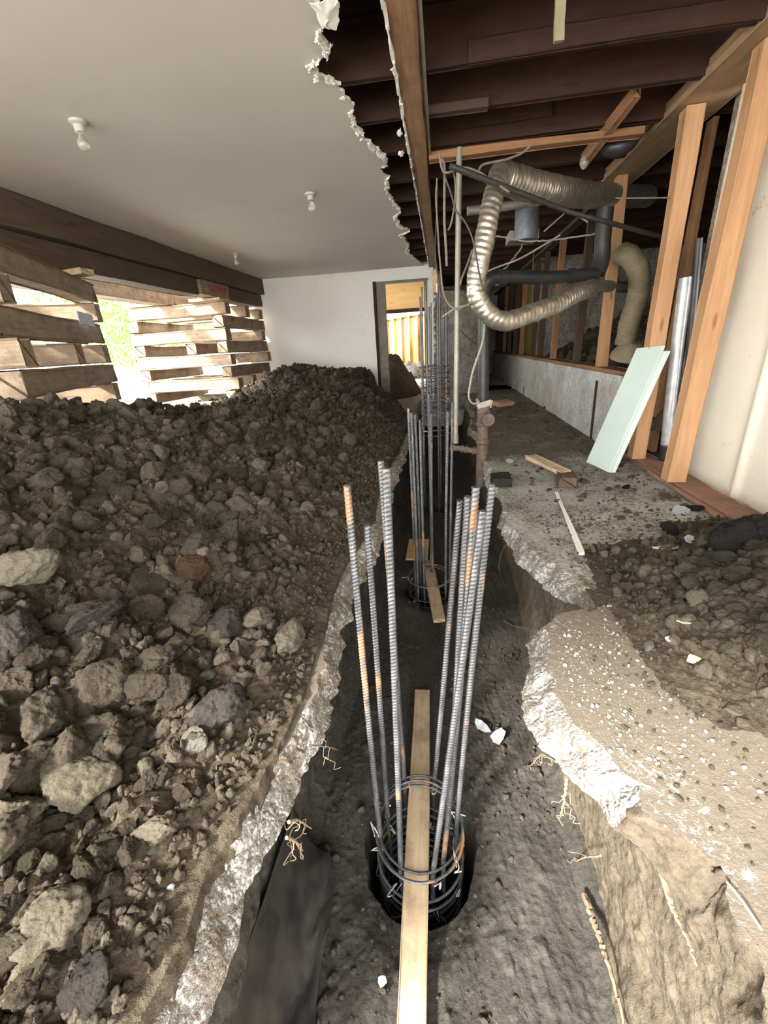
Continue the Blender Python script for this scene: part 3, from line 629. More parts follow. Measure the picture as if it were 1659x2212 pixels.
p = P(118, 706, 3.4); bmt = bmesh.new(); add_box(bmt, (0, 0, 0), (.36, .006, .1)); bmesh.ops.subdivide_edges(bmt, edges=bmt.edges, cuts=5, use_grid_fill=True)
for v in bmt.verts: v.co += Vector((random.uniform(-.004, .004), random.uniform(-.006, .006), random.uniform(-.004, .004)))
o = tag(obj('paper_label', bmt, m_simple('label_paper', (.6, .64, .74), .7, 0, (.5, .54, .64), 30)), 'bluish-white paper sheet stuck to a timber of the nearer stack', 'paper'); Cc = Vector((-3.40, 4.22, 0)); ee = Vector((.407, -.914, 0)); o.rotation_euler = (0, 0, math.atan2(.407, -.914)+PI/2+PI/2+PI/2)
q0 = Cc+ee*.55; o.location = (q0.x+.02, q0.y+.01, 1.37); o.rotation_euler = (0, 0, math.atan2(-.914, .407))
# foliage outside
def foliage(name, c, s, n, lab):
    r = np.random.default_rng(4); V = []; F = []
    u = r.normal(size=(n, 3)); u /= np.linalg.norm(u, axis=1)[:, None]; p = u*(r.random((n, 1))**.4)*np.array(s)+np.array(c); a = r.normal(size=(n, 3)); b = r.normal(size=(n, 3)); a /= np.linalg.norm(a, axis=1)[:, None]; b /= np.linalg.norm(b, axis=1)[:, None]
    V = np.stack([p, p+a*.06+b*.03, p+a*.13, p+a*.06-b*.03], 1).reshape(-1, 3); me = bpy.data.meshes.new(name)
    me.from_pydata(V.tolist(), [], [tuple(range(4*i, 4*i+4)) for i in range(n)]); return tag(link(name, me, M['leaf']), lab, 'hedge', kind='stuff')
foliage('hedge', (-7.6, 10.4, 1.9), (2.2, 2.6, 1.1), 9000, 'sunlit green foliage outside, seen between the two timber stacks')
# ================================================================== ROOM BEYOND THE DOOR
struct(boxs('ceiling', (-3.7, 8.47, 2.27), (-.1, 10.9, 2.30), M['ply'])); tag(boxs('plywood_sheet', (-3.6, 10.9, 1.79), (-.12, 10.92, 2.27), M['ply']), 'warm-lit plywood panel seen in the upper part of the doorway', 'plywood')
struct(boxs('wall_side', (-.1, 9.75, 0), (0, 14.5, 2.5), M['pier']))  # added wall that blocks sunlight leaking in past the pier
timber('door_header', (-3.6, 10.9, 1.75), (-.12, 10.9, 1.75), .09, .075, M['oldwood'], label='dark header beam in the sunlit room beyond the doorway', cat='beam')
def ply_wall():
    t = empty('plywood_wall', (-.25, 11.9, 0), label='sunlit yellow plywood wall with studs beyond the doorway', cat='wall panel')
    d = Vector((-2.9, 4.2, 0)); L = d.length; ang = math.atan2(d.y, d.x); t.rotation_euler = (0, 0, ang)
    bm = bmesh.new(); add_box(bm, (L/2, .0, .66), (L, .02, 1.32)); obj('sheet', bm, M['osb'], t, sm=False)
    for k in range(11):
        bm = bmesh.new(); add_box(bm, (.15+k*.45, .05, .66), (.045, .08, 1.32)); obj('stud', bm, M['midwood'] if k % 2 else M['osb'], t, sm=False)
    for z in (.02, 1.3): bm = bmesh.new(); add_box(bm, (L/2, .05, z), (L, .09, .045)); obj('plate', bm, M['osb'], t, sm=False)
    t.location.z = .45
ply_wall()
for s_, c_, w_ in ((71, (-1.3, 10.9), (2.3, 2.6)),):
    xs = np.linspace(c_[0]-w_[0]/2, c_[0]+w_[0]/2+.1, 150); ys = np.linspace(9.7, 11.8, 200); Y, X = np.meshgrid(ys, xs, indexing='ij'); H = .3+.3*fbm(X*.9, Y*.9, s=77)*.4+.1*(Y-10)
    for c, sd in ((.4, 1), (.2, 2), (.1, 3)):
        h, i = clodfield(X, Y, c, sd, .7); H = H+h*.8
    tag(grid_mesh('rubble', np.stack([X, Y, H], -1), X.shape[0], X.shape[1], M['fracture'], X*0+.5), 'bright pale rubble on the ground beyond the doorway', 'rubble', kind='stuff')

# ================================================================== REBAR CAGES AND BOARDS IN THE TRENCH
def rebar_bm(a, b, r, ribs=True):
    a, b = Vector(a), Vector(b); L = (b-a).length; st = .0029 if ribs else .05; n = max(2, int(L/st)); bow = Vector((random.uniform(-1, 1), random.uniform(-1, 1), 0))*.004
    Pp = [a.lerp(b, i/n)+bow*math.sin(PI*i/n) for i in range(n+1)]; bm = bmesh.new(); pitch = .0116
    if ribs: tube(bm, Pp, lambda i, th, arc: r*(1+(.24 if ((arc/pitch+th/(2*PI)*(1.6 if th < PI else -1.6)) % 1) < .36 else 0)+(.13 if abs(math.sin(th)) < .15 else 0)), 10)
    else: tube(bm, Pp, r, 7)
    return bm
def hoop_bm(c, R, r, z, tilt=(0, 0), seg=72, sides=7):
    bm = bmesh.new(); Pp = []; g0 = random.uniform(0, 6.28)
    for k in range(seg+5):
        th = 2*PI*k/seg+g0; x, y = R*math.cos(th), R*math.sin(th); Pp.append((c[0]+x, c[1]+y, z+x*tilt[0]+y*tilt[1]+.004*(k/seg)))
    tube(bm, Pp, lambda i, th, arc: r*(1+.15*((arc/.008+th/6.28) % 1 < .4)), sides); return bm
def cage(name, c, R, bars, hoops, lab, ribs=True, br=.0085, hr=.0048, ties=0, zbot=-1.5):
    t = empty(name, (c[0], c[1], ZT), label=lab, cat='rebar cage', group='rebar cages standing in the trench')
    for (x, y, xt, yt, zt_) in bars:
        f = (ZT-zbot)/max(.1, zt_-ZT); xb, yb = x-(xt-x)*f*0, y-(yt-y)*f*0
        bm = rebar_bm((x-c[0], y-c[1], 0), (xt-c[0], yt-c[1], zt_-ZT), br, ribs); b2 = rebar_bm((x-c[0], y-c[1], zbot-ZT), (x-c[0], y-c[1], 0), br, False)
        me = bpy.data.meshes.new('tmp'); b2.to_mesh(me); b2.free(); bm.from_mesh(me); bpy.data.meshes.remove(me)
        obj('vertical_bar', bm, M['rebar'], t)
    for (z, tx, ty, *dy) in hoops: obj('hoop', hoop_bm((0, dy[0] if dy else 0), R+hr+br*.9, hr, z-ZT, (tx, ty)), M['rebar'], t)
    for k in range(ties):
        x, y, *_ = bars[k % len(bars)]; z = hoops[(k*3) % len(hoops)][0]-ZT; dx, dy = x-c[0], y-c[1]; l = math.hypot(dx, dy); p = Vector((dx/l*(R+.018), dy/l*(R+.018), z))
        Q = [p+Vector([random.gauss(0, .009) for _ in range(3)])*(1+.2*q) for q in range(6)]
        bm = bmesh.new(); tube(bm, catmull(Q, 4), .0018, 4); obj('wire_tie', bm, M['tie'], t)
    return t
def bar_px(bp, tp, z=-.72):
    a = at(*bp, Z=z); b = at(*tp, Y=a.y); return (a.x, a.y, b.x, b.y, b.z)
b1 = [bar_px((822, 1810), (750, 1048)), bar_px((865, 1870), (834, 1012)), bar_px((875, 1700), (822, 996)), bar_px((936, 1700), (993, 1080)), bar_px((934, 1880), (1043, 1103)), bar_px((957, 1852), (1028, 1052)), bar_px((973, 1745), (1010, 1072)), bar_px((985, 1785), (1063, 1045))]
b1.append((-.232, 1.07, -.225, 1.07, at(793, 1135, Y=1.07).z)); b1[-1] = (at(838, 1740, Z=-.72).x, 1.08, at(793, 1135, Y=1.08).x, 1.08, at(793, 1135, Y=1.08).z)
h1 = [(-.678, 0, .06), (-.694, 0, .2, .018), (-.692, .02, .17, .042)]+[(-.80-.05*k, random.uniform(-.04, .04), random.uniform(-.05, .05)) for k in range(14)]
cage('rebar_cage', (-.09, 1.0), .148, b1, h1, 'nearest rebar cage standing in the round hole, pierced by the long front board', ties=42)
b2 = []
for (px, py), y in zip([(882, 882), (889, 892), (897, 896), (907, 907), (931, 893), (967, 890), (978, 870), (926, 850)], [2.8, 2.72, 2.92, 2.7, 2.95, 2.71, 2.86, 2.96]):
    q = at(px, py, Y=y); b2.append((q.x*.9-.01, y, q.x, y, q.z))
cage('rebar_cage', (-.105, 2.82), .145, b2, [(-.68, 0, .02), (-.665, 0, .08)]+[(-.8-.05*k, 0, .02) for k in range(10)], 'second rebar cage, with thinner-looking bars, behind the nearest cage', ties=12)
def ring_bars(c, R, n, z0, z1, ph=0): return [(c[0]+R*math.cos(ph+2*PI*k/n), c[1]+R*math.sin(ph+2*PI*k/n), c[0]+R*math.cos(ph+2*PI*k/n)+random.uniform(-.01, .01), c[1]+R*math.sin(ph+2*PI*k/n), random.uniform(z0, z1)) for k in range(n)]
cage('rebar_cage', (-.085, 4.75), .14, ring_bars((-.085, 4.75), .14, 8, 1.35, 1.55, .3), [(.05+.055*k, random.uniform(-.02, .02), random.uniform(-.03, .03)) for k in range(14)], 'third rebar cage, tall and dark, its hoops raised above the slab', ribs=False, ties=10)
cage('rebar_cage', (-.06, 6.3), .15, ring_bars((-.06, 6.3), .15, 8, 1.3, 1.7, .1), [(.1+.055*k, random.uniform(-.02, .02), random.uniform(-.03, .03)) for k in range(12)], 'farthest rebar cage, black against the grey concrete beside the doorway', ribs=False)
def boardpx(name, p0, p1, w, h, ztop, lab, m='board'):
    a, b = Vector((p0[0], p0[1], ztop-h/2)), Vector((p1[0], p1[1], ztop-h/2)); return timber(name, a, b, w, h, M[m], bev=.003, label=lab, cat='board', segl=.1)
boardpx('wooden_board', (-.111, 1.716), (-.082, .2), .083, .034, -.712, 'long pale muddy board lying on the trench floor through the nearest cage')
boardpx('wooden_board', (-.024, 2.33), (-.128, 3.15), .083, .034, -.705, 'shorter board on the trench floor pointing into the second cage')
tag(boxs('plywood_scrap', (-.32, 3.2, -.74), (-.13, 3.6, -.725), M['ply']), 'dark square of plywood lying on the trench floor behind the second cage', 'plywood')
# mud lump on the front board under the hoop
# ================================================================== PIPES, DUCTS, CABLES
Y0 = 3.76
c0 = P(985, 470, 3.7); c1 = P(984, 952, 3.7)
bm = bmesh.new(); add_cyl(bm, (c1.x, 3.7, c1.z), (c1.x+.01, 3.7, 2.26), .021); add_cyl(bm, (c1.x, 3.7, c1.z-.02), (c1.x, 3.7, c1.z+.05), .027)
tag(obj('conduit', bm, M['galv']), 'tall straight grey metal pipe rising from the trench to the joists', 'pipe')
t = empty('drain_pipe', (.4, Y0, 0), label='black plastic drain pipe with elbow, on rusty iron fittings at the slab edge', cat='pipe')
def lp(px, py, y=Y0): return P(px, py, y)-Vector((.4, Y0, 0))
bm = bmesh.new(); a, b = lp(1046, 640), lp(1043, 875); r_ = .048
tube(bm, catmull([b, a.lerp(b, .5), a, lp(1048, 618), lp(1058, 604), lp(1080, 598, 3.8), lp(1180, 600, 3.95), lp(1290, 592, 4.1)], 8), r_, 20); obj('black_pipe', bm, M['abs'], t)
bm = bmesh.new(); add_cyl(bm, lp(1076, 600, 3.79), lp(1092, 601, 3.82), r_+.01, seg=24); add_cyl(bm, lp(1222, 597, 4.0), lp(1238, 596, 4.03), r_+.008, seg=24); obj('coupling', bm, M['abs'], t)
bm = bmesh.new(); tube(bm, catmull([lp(1290, 592, 4.12), lp(1300, 560, 4.14), lp(1302, 520, 4.15), lp(1308, 450, 4.15)], 6), .062, 20); obj('vertical_pipe', bm, M['abs'], t)
zt_ = lp(1043, 878).z
bm = bmesh.new(); bx = lp(1043, 930).x
lathe(bm, [(.052, zt_+.0), (.056, zt_-.01), (.056, zt_-.05), (.05, zt_-.06), (.05, zt_-.13), (.062, zt_-.135), (.062, zt_-.16), (.046, zt_-.17), (.045, zt_-.28), (.058, zt_-.285), (.058, zt_-.32), (.05, zt_-.33), (.05, -.25)][::-1], (bx, 0, 0), seg=24)
add_cyl(bm, (bx, -.02, zt_-.12), (bx+.03, -.105, zt_-.10), .042); add_cyl(bm, (bx+.03, -.1, zt_-.10), (bx+.034, -.125, zt_-.095), .052); add_cyl(bm, (bx+.034, -.12, zt_-.095), (bx+.036, -.14, zt_-.09), .018, seg=4)
obj('iron_fitting', bm, M['iron'], t, angle=30)
bm = bmesh.new(); h0 = lp(1035, 975); h1_ = lp(972, 966); tube(bm, [h0, h0.lerp(h1_, .5), h1_], .026, 14)
for f in (.15, .42, .55, .85): q = h0.lerp(h1_, f); q2 = h0.lerp(h1_, f+.06); add_cyl(bm, q, q2, .035)
obj('side_pipe', bm, M['iron'], t, angle=30)
# ground clamp + wire
bm = bmesh.new(); lathe(bm, [(.06, -.02), (.064, -.02), (.064, .02), (.06, .02)], (bx, 0, zt_+.02)); add_box(bm, (bx+.0, -.07, zt_+.03), (.12, .03, .045), Matrix.Rotation(-.25, 3, 'Y')); add_cyl(bm, (bx-.05, -.09, zt_+.05), (bx-.07, -.1, zt_+.08), .012); add_cyl(bm, (bx+.05, -.09, zt_+.0), (bx+.06, -.09, zt_+.06), .008)
obj('pipe_clamp', bm, M['galv'], t, angle=30)
wire('ground_wire', [P(1047, 700, 3.6), P(1042, 740, 3.6), P(1022, 800, 3.62), P(1014, 840, 3.62), P(1013, 860, 3.62), P(1022, 872, 3.64), P(1035, 868, 3.66)], .009, M['whitewire'], label='thick whitish cable hanging in front of the black drain pipe', cat='cable')
tag(lumps('broken_pipe_cap', tuple(P(1083, 1030, 2.95)-Vector((0, 0, .02))), (.13, .13, .06), M['blackclod'], .03, 8), 'black mud-caked pipe stub with a dark cap at the slab edge', 'pipe stub')
# corrugated silver duct
def duct(name, pts, R, m, lab, pitch=.034, amp=.06, seg=36):
    Q = resample(catmull(pts, 14), pitch/7); bm = bmesh.new(); g = rng.random(5000)
    def rad(i, th, arc):
        a = (arc/pitch+th/(2*PI)) % 1; rid = 1-abs(2*a-1)
        return R*(1+amp*(rid**.7-.6)+.022*math.sin(arc*31+th*2)+.02*math.sin(arc*57-th*3)+.012*(g[(i*31+int(th*9)) % 5000]-.5))
    tube(bm, Q, rad, seg); return tag(obj(name, bm, M[m], angle=180), lab, 'duct')
duct('flexible_duct', [P(1100, 384, 3.36), P(1082, 372, 3.27), P(1072, 400, 3.2), P(1056, 470, 3.14), P(1043, 540, 3.12), P(1030, 600, 3.12), P(1032, 645, 3.12), P(1060, 682, 3.14), P(1095, 694, 3.18), P(1150, 676, 3.28), P(1200, 658, 3.4), P(1245, 634, 3.6), P(1280, 622, 3.9)], .062, 'duct', 'crinkled silver flexible duct hanging in a big J shape beside the black pipe')
duct('flexible_duct', [P(1088, 384, 3.35), P(1140, 400, 3.5), P(1200, 412, 3.8), P(1270, 421, 4.3), P(1345, 424, 4.9), P(1400, 424, 5.2)], .09, 'duct', 'silver flexible duct running level to the right from the top of the hanging one')
duct('flexible_duct', [P(1345, 548, 4.45), P(1362, 556, 4.35), P(1380, 590, 4.3), P(1378, 640, 4.3), P(1362, 690, 4.32), P(1350, 745, 4.32)], .085, 'ductlite', 'yellowish flexible duct hanging behind the stud at the end of the concrete wall', .03, .04)
bm = bmesh.new(); q = P(1362, 760, 4.32); lathe(bm, [(.08, .09), (.1, .07), (.16, -.02), (.165, -.05)], q, (0, -.3, 1)); tag(obj('duct_boot', bm, M['ductlite']), 'dull flared metal boot below the yellowish duct', 'duct boot')
bm = bmesh.new(); tube(bm, catmull([P(1278, 622, 3.88), P(1300, 618, 4.5), P(1380, 622, 5.2)], 6), .05, 14); tag(obj('grey_pipe', bm, M['galv']), 'dull grey pipe continuing from the lower end of the silver duct', 'pipe')
bm = bmesh.new(); tube(bm, catmull([P(1010, 456, 4.4), P(1090, 446, 4.45), P(1180, 432, 4.5)], 5), .035, 14); tag(obj('grey_pipe', bm, M['galv']), 'pale grey pipe under the joists behind the hanging duct', 'pipe')
bm = bmesh.new(); q = P(1138, 475, 4.6); lathe(bm, [(.1, -.16), (.105, -.14), (.105, .15), (.1, .16)], q); tag(obj('metal_can', bm, m_simple('blue_grey_metal', (.2, .22, .24), .5, .4)), 'blue-grey cylindrical metal can hanging among the joists', 'can')
tag(boxs('metal_box', P(1100, 520, 4.7), P(1165, 498, 4.7)+Vector((.0, .25, .02)), M['galv']), 'flat grey metal box below the blue-grey can', 'box')
bm = bmesh.new(); tube(bm, catmull([P(1345, 200, 3.9), P(1372, 240, 3.9), P(1365, 295, 3.9), P(1335, 318, 3.9), P(1300, 312, 3.95)], 7), .06, 18); tag(obj('pipe_elbow', bm, M['abs']), 'shiny black curved pipe between joists near the top plate', 'pipe')
bm = bmesh.new(); q = P(1262, 352, 4.0); lathe(bm, [(.012, .05), (.03, .03), (.034, 0), (.02, -.03), (.004, -.04)][::-1], q); tag(obj('light_bulb', bm, M['glass']), 'small clear bulb at the lower end of the slanting brace', 'light bulb')
bm = bmesh.new(); tube(bm, [P(972, 358, 2.9), P(1075, 398, 3.0), P(1230, 458, 3.5), P(1460, 520, 4.15)], .016, 10); tag(obj('black_pipe', bm, M['blackwire']), 'long thin black pipe sloping down to the right across the silver duct', 'pipe')
# downpipes behind the second stud
bm = bmesh.new(); tube(bm, catmull([P(1436, 1000, 3.5), P(1448, 880, 3.5), P(1464, 740, 3.52), P(1482, 600, 3.54)], 5), .042, 16); tag(obj('downpipe', bm, m_simple('white_grey_tube', (.55, .56, .57), .35, .3)), 'pale shiny tube standing between the second and nearest light studs', 'pipe')
bm = bmesh.new(); tube(bm, catmull([P(1438, 1000, 3.46), P(1442, 962, 3.46)], 3), .05, 16); tag(obj('pipe_boot', bm, M['abs']), 'black plastic collar at the foot of the pale tube', 'pipe')
bm = bmesh.new(); tube(bm, catmull([P(1466, 960, 3.42), P(1485, 800, 3.42), P(1503, 600, 3.44), P(1510, 515, 3.44)], 5), .022, 12); tag(obj('downpipe', bm, M['abs']), 'thin black rod standing beside the pale tube', 'pipe')
# cables
def W_(pts, r, m, lab, y=None, jit=0, name='cable'): return wire(name, [P(a[0], a[1], a[2] if len(a) > 2 else y) for a in pts], r*.8, M[m], jit=jit, label=lab, cat='cable')
W_([(948, 330), (960, 372), (1000, 352 + 10), (1035, 372), (1065, 392), (1100, 415)], .008, 'wire', 'tan cable drooping from the middle beam toward the top of the silver duct', 3.0)
W_([(1033, 370), (1045, 355), (1090, 345), (1125, 332), (1147, 314)], .008, 'wire', 'curled cable rising from the silver duct to the bright joist strip', 3.2)
W_([(944, 385), (942, 430), (946, 500), (950, 560), (960, 640), (985, 668), (1015, 655), (1040, 650)], .007, 'wire', 'light tan cable hanging beside the beam and curving under the conduit', 3.1)
W_([(952, 340), (960, 360), (960, 420), (960, 480), (963, 530), (965, 575)], .010, 'wire', 'straight dusty cable hanging down just left of the conduit', 3.05)
W_([(958, 372), (975, 420), (985, 455), (1005, 480), (1022, 520), (1035, 590), (1045, 630)], .007, 'blackwire', 'dark cable looping down in front of the conduit and silver duct', 3.0)
W_([(980, 372), (984, 400), (982, 440), (975, 480), (968, 498)], .007, 'wire', 'short braided cable end dangling from the beam junction', 3.05)
W_([(945, 400), (943, 470), (940, 540), (946, 600), (952, 640)], .006, 'blackwire', 'thin black wire hugging the side of the middle beam', 3.3)
W_([(1020, 540), (1010, 570), (998, 600), (994, 616)], .009, 'wire', 'frayed cable tail hanging between conduit and silver duct', 3.4)
W_([(955, 685), (985, 665), (1020, 658), (1048, 650)], .007, 'whitewire', 'whitish cable crossing behind the lower conduit', 3.5)
W_([(1060, 510), (1090, 512), (1130, 520), (1180, 520), (1240, 512), (1285, 505)], .008, 'whitewire', 'dusty white cable sagging between old studs under the grey box', 4.3, .002)
W_([(1048, 588), (1080, 575), (1120, 560), (1165, 535), (1210, 508)], .009, 'whitewire', 'pale cable rising to the right behind the silver duct', 4.2)
W_([(1070, 600), (1095, 575), (1120, 545), (1130, 525)], .01, 'wire', 'knotted dusty rope-like cable in the shadow behind the duct', 4.25, .003)
W_([(1175, 500), (1215, 465), (1230, 455), (1270, 480)], .008, 'whitewire', 'white cable looped over the head of the far stud row', 4.4)
W_([(1330, 428), (1385, 428), (1450, 427)], .005, 'wire', 'thin straight wire stretched between the light studs', 3.55)
W_([(1150, 700), (1152, 560), (1160, 540)], .006, 'blackwire', 'black wire running down an old stud', 4.6)
W_([(985, 700), (1000, 720), (1030, 745), (1045, 752)], .006, 'blackwire', 'dark wire crossing the grey concrete pier', 5.5)
# hanging plaster strip top right
o = lumps('plaster_strip', tuple(P(1212, 20, 1.6)), (.025, .012, .13), M['ductlite'], .012, 5); tag(o, 'pale strip of torn plaster hanging under the joists at the top edge', 'plaster strip')
# light bulbs with porcelain bases
def lampholder(px, py, lab):
    p = at(px, py, Z=ZC); t = empty('lamp_holder', p, label=lab, cat='lamp', group='bare bulbs on the ceiling')
    bm = bmesh.new(); lathe(bm, [(.002, -.05), (.028, -.05), (.03, -.02), (.045, -.012), (.047, 0)], (0, 0, 0), seg=28); obj('socket', bm, M['porc'], t)
    bm = bmesh.new(); lathe(bm, [(.002, -.135), (.018, -.13), (.03, -.112), (.031, -.098), (.02, -.075), (.014, -.06), (.013, -.048)], (0, 0, 0), seg=24); obj('bulb', bm, M['glass'], t)
lampholder(168, 262, 'bare bulb in a white socket, leftmost on the plaster ceiling')
lampholder(670, 418, 'bare bulb in a white socket nearest the torn ceiling edge')
lampholder(508, 548, 'bare bulb farthest away, on the ceiling near the back wall')
# ================================================================== THINGS ON THE RIGHT SLAB
def prism(name, poly, thick, nrm, m, lab, cat, kids=None):
    bm = bmesh.new(); v = [bm.verts.new(p) for p in poly]; f = bm.faces.new(v); r = bmesh.ops.extrude_face_region(bm, geom=[f])
    for q in r['geom']:
        if isinstance(q, bmesh.types.BMVert): q.co += Vector(nrm)*thick
    bmesh.ops.recalc_face_normals(bm, faces=bm.faces); bmesh.ops.bevel(bm, geom=list(bm.edges), offset=min(.002, thick*.2), segments=1, affect='EDGES'); return tag(obj(name, bm, m), lab, cat)
ga, gb = at(1266, 998, Z=.02), at(1314, 1020, Z=.02)
gt = at(1375, 752, X=1.47); gt2 = at(1433, 746, X=1.54)
gn = (gb-ga).cross(gt-ga).normalized()*-1
g2 = gb+(gt-ga)*((gt2-gb).length/(gt-ga).length)
prism('leaning_board', [ga, gb, gt2, gt], .018, gn, M['teal'], 'pale green board leaning against the second light stud', 'board')
o = prism('leaning_board', [gb+gn*.02+Vector((-.02, .02, 0)), gb+gn*.02+Vector((.03, .01, .0)), gt2+gn*.02+Vector((.03, .0, -.03)), gt2+gn*.02+Vector((-.02, .02, -.03))], .012, gn, M['teal'], 'second thin pale green strip behind the leaning board', 'board')
timber('wood_block', at(1140, 992, Z=.045)+Vector((0.02, 0, .02)), at(1222, 1022, Z=.07), .09, .035, M['board'], label='pale offcut of board lying on a brown block near the slab edge', cat='wood')
timber('wood_block', at(1224, 1040, Z=.04)+Vector((0, -.03, 0)), at(1224, 1040, Z=.04)+Vector((.02, .14, 0)), .12, .085, M['needle'], label='dark brown wooden block under the pale offcut', cat='wood')
a, b = at(1202, 1064, Z=.012), at(1257, 1196, Z=.012); timber('white_stick', a, b, .022, .014, M['white'], bev=.002, label='thin white painted stick lying on the concrete slab', cat='stick')
q = at(1087, 876, Z=.0); bm = bmesh.new(); add_box(bm, (0, 0, .035), (.3, .2, .07), Matrix.Rotation(.5, 3, 'Z') @ Matrix.Rotation(.12, 3, 'X'), bev=.006); o = tag(obj('brick', bm, M['brick'], angle=30), 'small orange-topped brick lying on the slab far behind the drain pipe', 'brick'); o.location = q
def shard(name, px, py, s, m, lab, cat, z=0., th=.006, n=7, ang=0, asp=.6, tilt=.25, sz=None):
    s *= .75; p = (hit(px, py) if sz is None else at(px, py, Z=sz)); bm = bmesh.new(); v = []
    for k in range(n):
        a = 2*PI*k/n; r = s*random.uniform(.75, 1.1); x, y = r*math.cos(a), r*asp*math.sin(a); x, y = x*math.cos(ang)-y*math.sin(ang), x*math.sin(ang)+y*math.cos(ang); v.append(bm.verts.new((x, y, tilt*y+random.uniform(0, .1)*s)))
    c = bm.verts.new((0, 0, .06*s))
    for k in range(n): bm.faces.new((v[k], v[(k+1) % n], c))
    bmesh.ops.subdivide_edges(bm, edges=bm.edges, cuts=2, use_grid_fill=True)
    for q in bm.verts: q.co += Vector([random.uniform(-1, 1)*s*.03 for _ in range(3)])
    r = bmesh.ops.extrude_face_region(bm, geom=list(bm.faces))
    for q in r['geom']:
        if isinstance(q, bmesh.types.BMVert): q.co.z += th
    bmesh.ops.recalc_face_normals(bm, faces=bm.faces); o = obj(name, bm, m); o.location = p+Vector((0, 0, .012)); return tag(o, lab, cat)
# surfaces for dropping things onto
ys_, u_, HX_, HY_, HH_ = HG
def surf(x, y):
    if x < lipL(y)-.06:
        i = min(max(np.searchsorted(ys_, y), 0), len(ys_)-1); j = min(max(np.searchsorted(u_, lipL(y)-.055-x), 0), len(u_)-1); return float(HH_[i, j])
    if x > .3: return max(0., float(rheap_h(np.array([x]), np.array([y]))[0]))
    return ZT
def hit(px, py):
    d = (px-829.5)*RR+(py-1106)*DD+FPX*FF; d.normalize(); t = .5
    while t < 14:
        p = Vector((0, 0, HC))+d*t
        if p.z < surf(p.x, p.y): return p
        t += .006*max(1, t*.6)
    return p
shard('cream_shard', 1488, 1350, .062, M['cream'], 'cream-coloured curved shard lying on the small right-hand heap', 'shard', th=.005, ang=.3, tilt=-.3)
shard('cream_shard', 1440, 1190, .085, M['cream'], 'long pale wood chip at the left foot of the right-hand heap', 'chip', asp=.25, ang=.1)
shard('paper_scrap', 1468, 1108, .07, M['paper'], 'crumpled white paper scrap lying beside the bottom plate', 'paper', tilt=.8, asp=.5)
shard('paper_scrap', 1490, 1172, .04, M['paper'], 'small white scrap beside the black earth clump', 'paper', tilt=.9)
shard('paper_scrap', 1100, 1000, .05, M['paper'], 'white crumb of plaster next to the black pipe stub', 'plaster', tilt=.6)
shard('grey_chip', 1450, 1390, .03, M['paper'], 'small bluish-white chip left of the cream shard', 'chip')
shard('grey_chip', 1495, 1432, .028, M['cream'], 'small cream chip below the cream shard', 'chip', tilt=.5)
shard('paper_scrap', 1040, 1572, .06, M['paper'], 'crumpled white wrapper on the trench floor, right of the cage bars', 'wrapper', sz=ZT+.01, asp=.45, ang=-.5, tilt=.5)
shard('paper_scrap', 1076, 1596, .05, M['paper'], 'crumpled white foil tail joined beside the wrapper on the trench floor', 'wrapper', sz=ZT+.015, asp=.7, ang=.4, tilt=.7)
shard('white_stone', 826, 2125, .018, M['paper'], 'small white stone on the trench floor left of the front board', 'stone', sz=ZT+.015, asp=.9)
a, b = at(1570, 1905, Z=.012), at(1646, 2010, Z=.012); wire('twig', [a, a.lerp(b, .5)+Vector((0, 0, .004)), b], .0022, M['cream'], label='thin straw-coloured twig lying on the near right slab', cat='twig')
# roots
def root(pts, r, lab, y=None, Z=None, X=None, twigs=3):
    Pp = [at(a[0], a[1], X=a[2]) if len(a) > 2 else at(a[0], a[1], X=X, Y=y, Z=Z) for a in pts]; Q = catmull(Pp, 10); Q = [q+Vector((random.gauss(0, 1), random.gauss(0, 1), random.gauss(0, 1)))*r*.22 for q in Q]
    bm = bmesh.new(); n = len(Q); tube(bm, Q, lambda i, th, arc: r*(1.1-.75*i/n)*(1+.06*math.sin(arc*90+th)), 6)
    for k in range(twigs):
        s = Q[int(n*(.3+.6*k/max(1, twigs)))]; w = [s]
        for _ in range(5): w.append(w[-1]+Vector((random.gauss(0, .01), random.gauss(0, .01), -abs(random.gauss(.004, .01)))))
        tube(bm, catmull(w, 3), r*.3, 4)
    return tag(obj('root', bm, M['root']), lab, 'root')
root([(665, 1610), (700, 1612), (730, 1620)], .0025, 'fine root poking from the left slab edge above the other roots', X=-.33)
root([(622, 1775), (645, 1772), (672, 1790)], .004, 'pale root poking from the left trench wall, upper of a pair', X=-.36, twigs=5)
root([(618, 1808), (640, 1820), (655, 1852)], .004, 'pale root poking from the left trench wall, lower of a pair', X=-.36, twigs=5)
root([(1225, 1680), (1218, 1730), (1208, 1772)], .005, 'reddish root hanging down below the white broken slab edge', X=.36, twigs=6)
root([(1202, 1645), (1175, 1632), (1152, 1640)], .0035, 'thin red root above the hanging one at the right slab edge', X=.33, twigs=5)
root([(1298, 1848), (1255, 1855), (1232, 1872)], .0032, 'short root sticking out of the right trench wall', X=.46, twigs=2)
root([(1262, 1932), (1282, 1990), (1300, 2040), (1322, 2110), (1352, 2230)], .009, 'long thick tan root running down the foot of the right trench wall', X=.452, twigs=0)
root([(1428, 1885), (1452, 1960), (1480, 2020), (1505, 2085)], .006, 'straight root embedded high in the right trench wall', X=.47, twigs=0)
root([(1040, 1325), (1080, 1338), (1110, 1352), (1142, 1358)], .004, 'thin root reaching across the trench behind the right-hand bars', X=.4, twigs=0)
root([(1108, 1160), (1085, 1190), (1078, 1230), (1092, 1270)], .003, 'hair-thin looping root under the middle slab edge', X=.42, twigs=0)
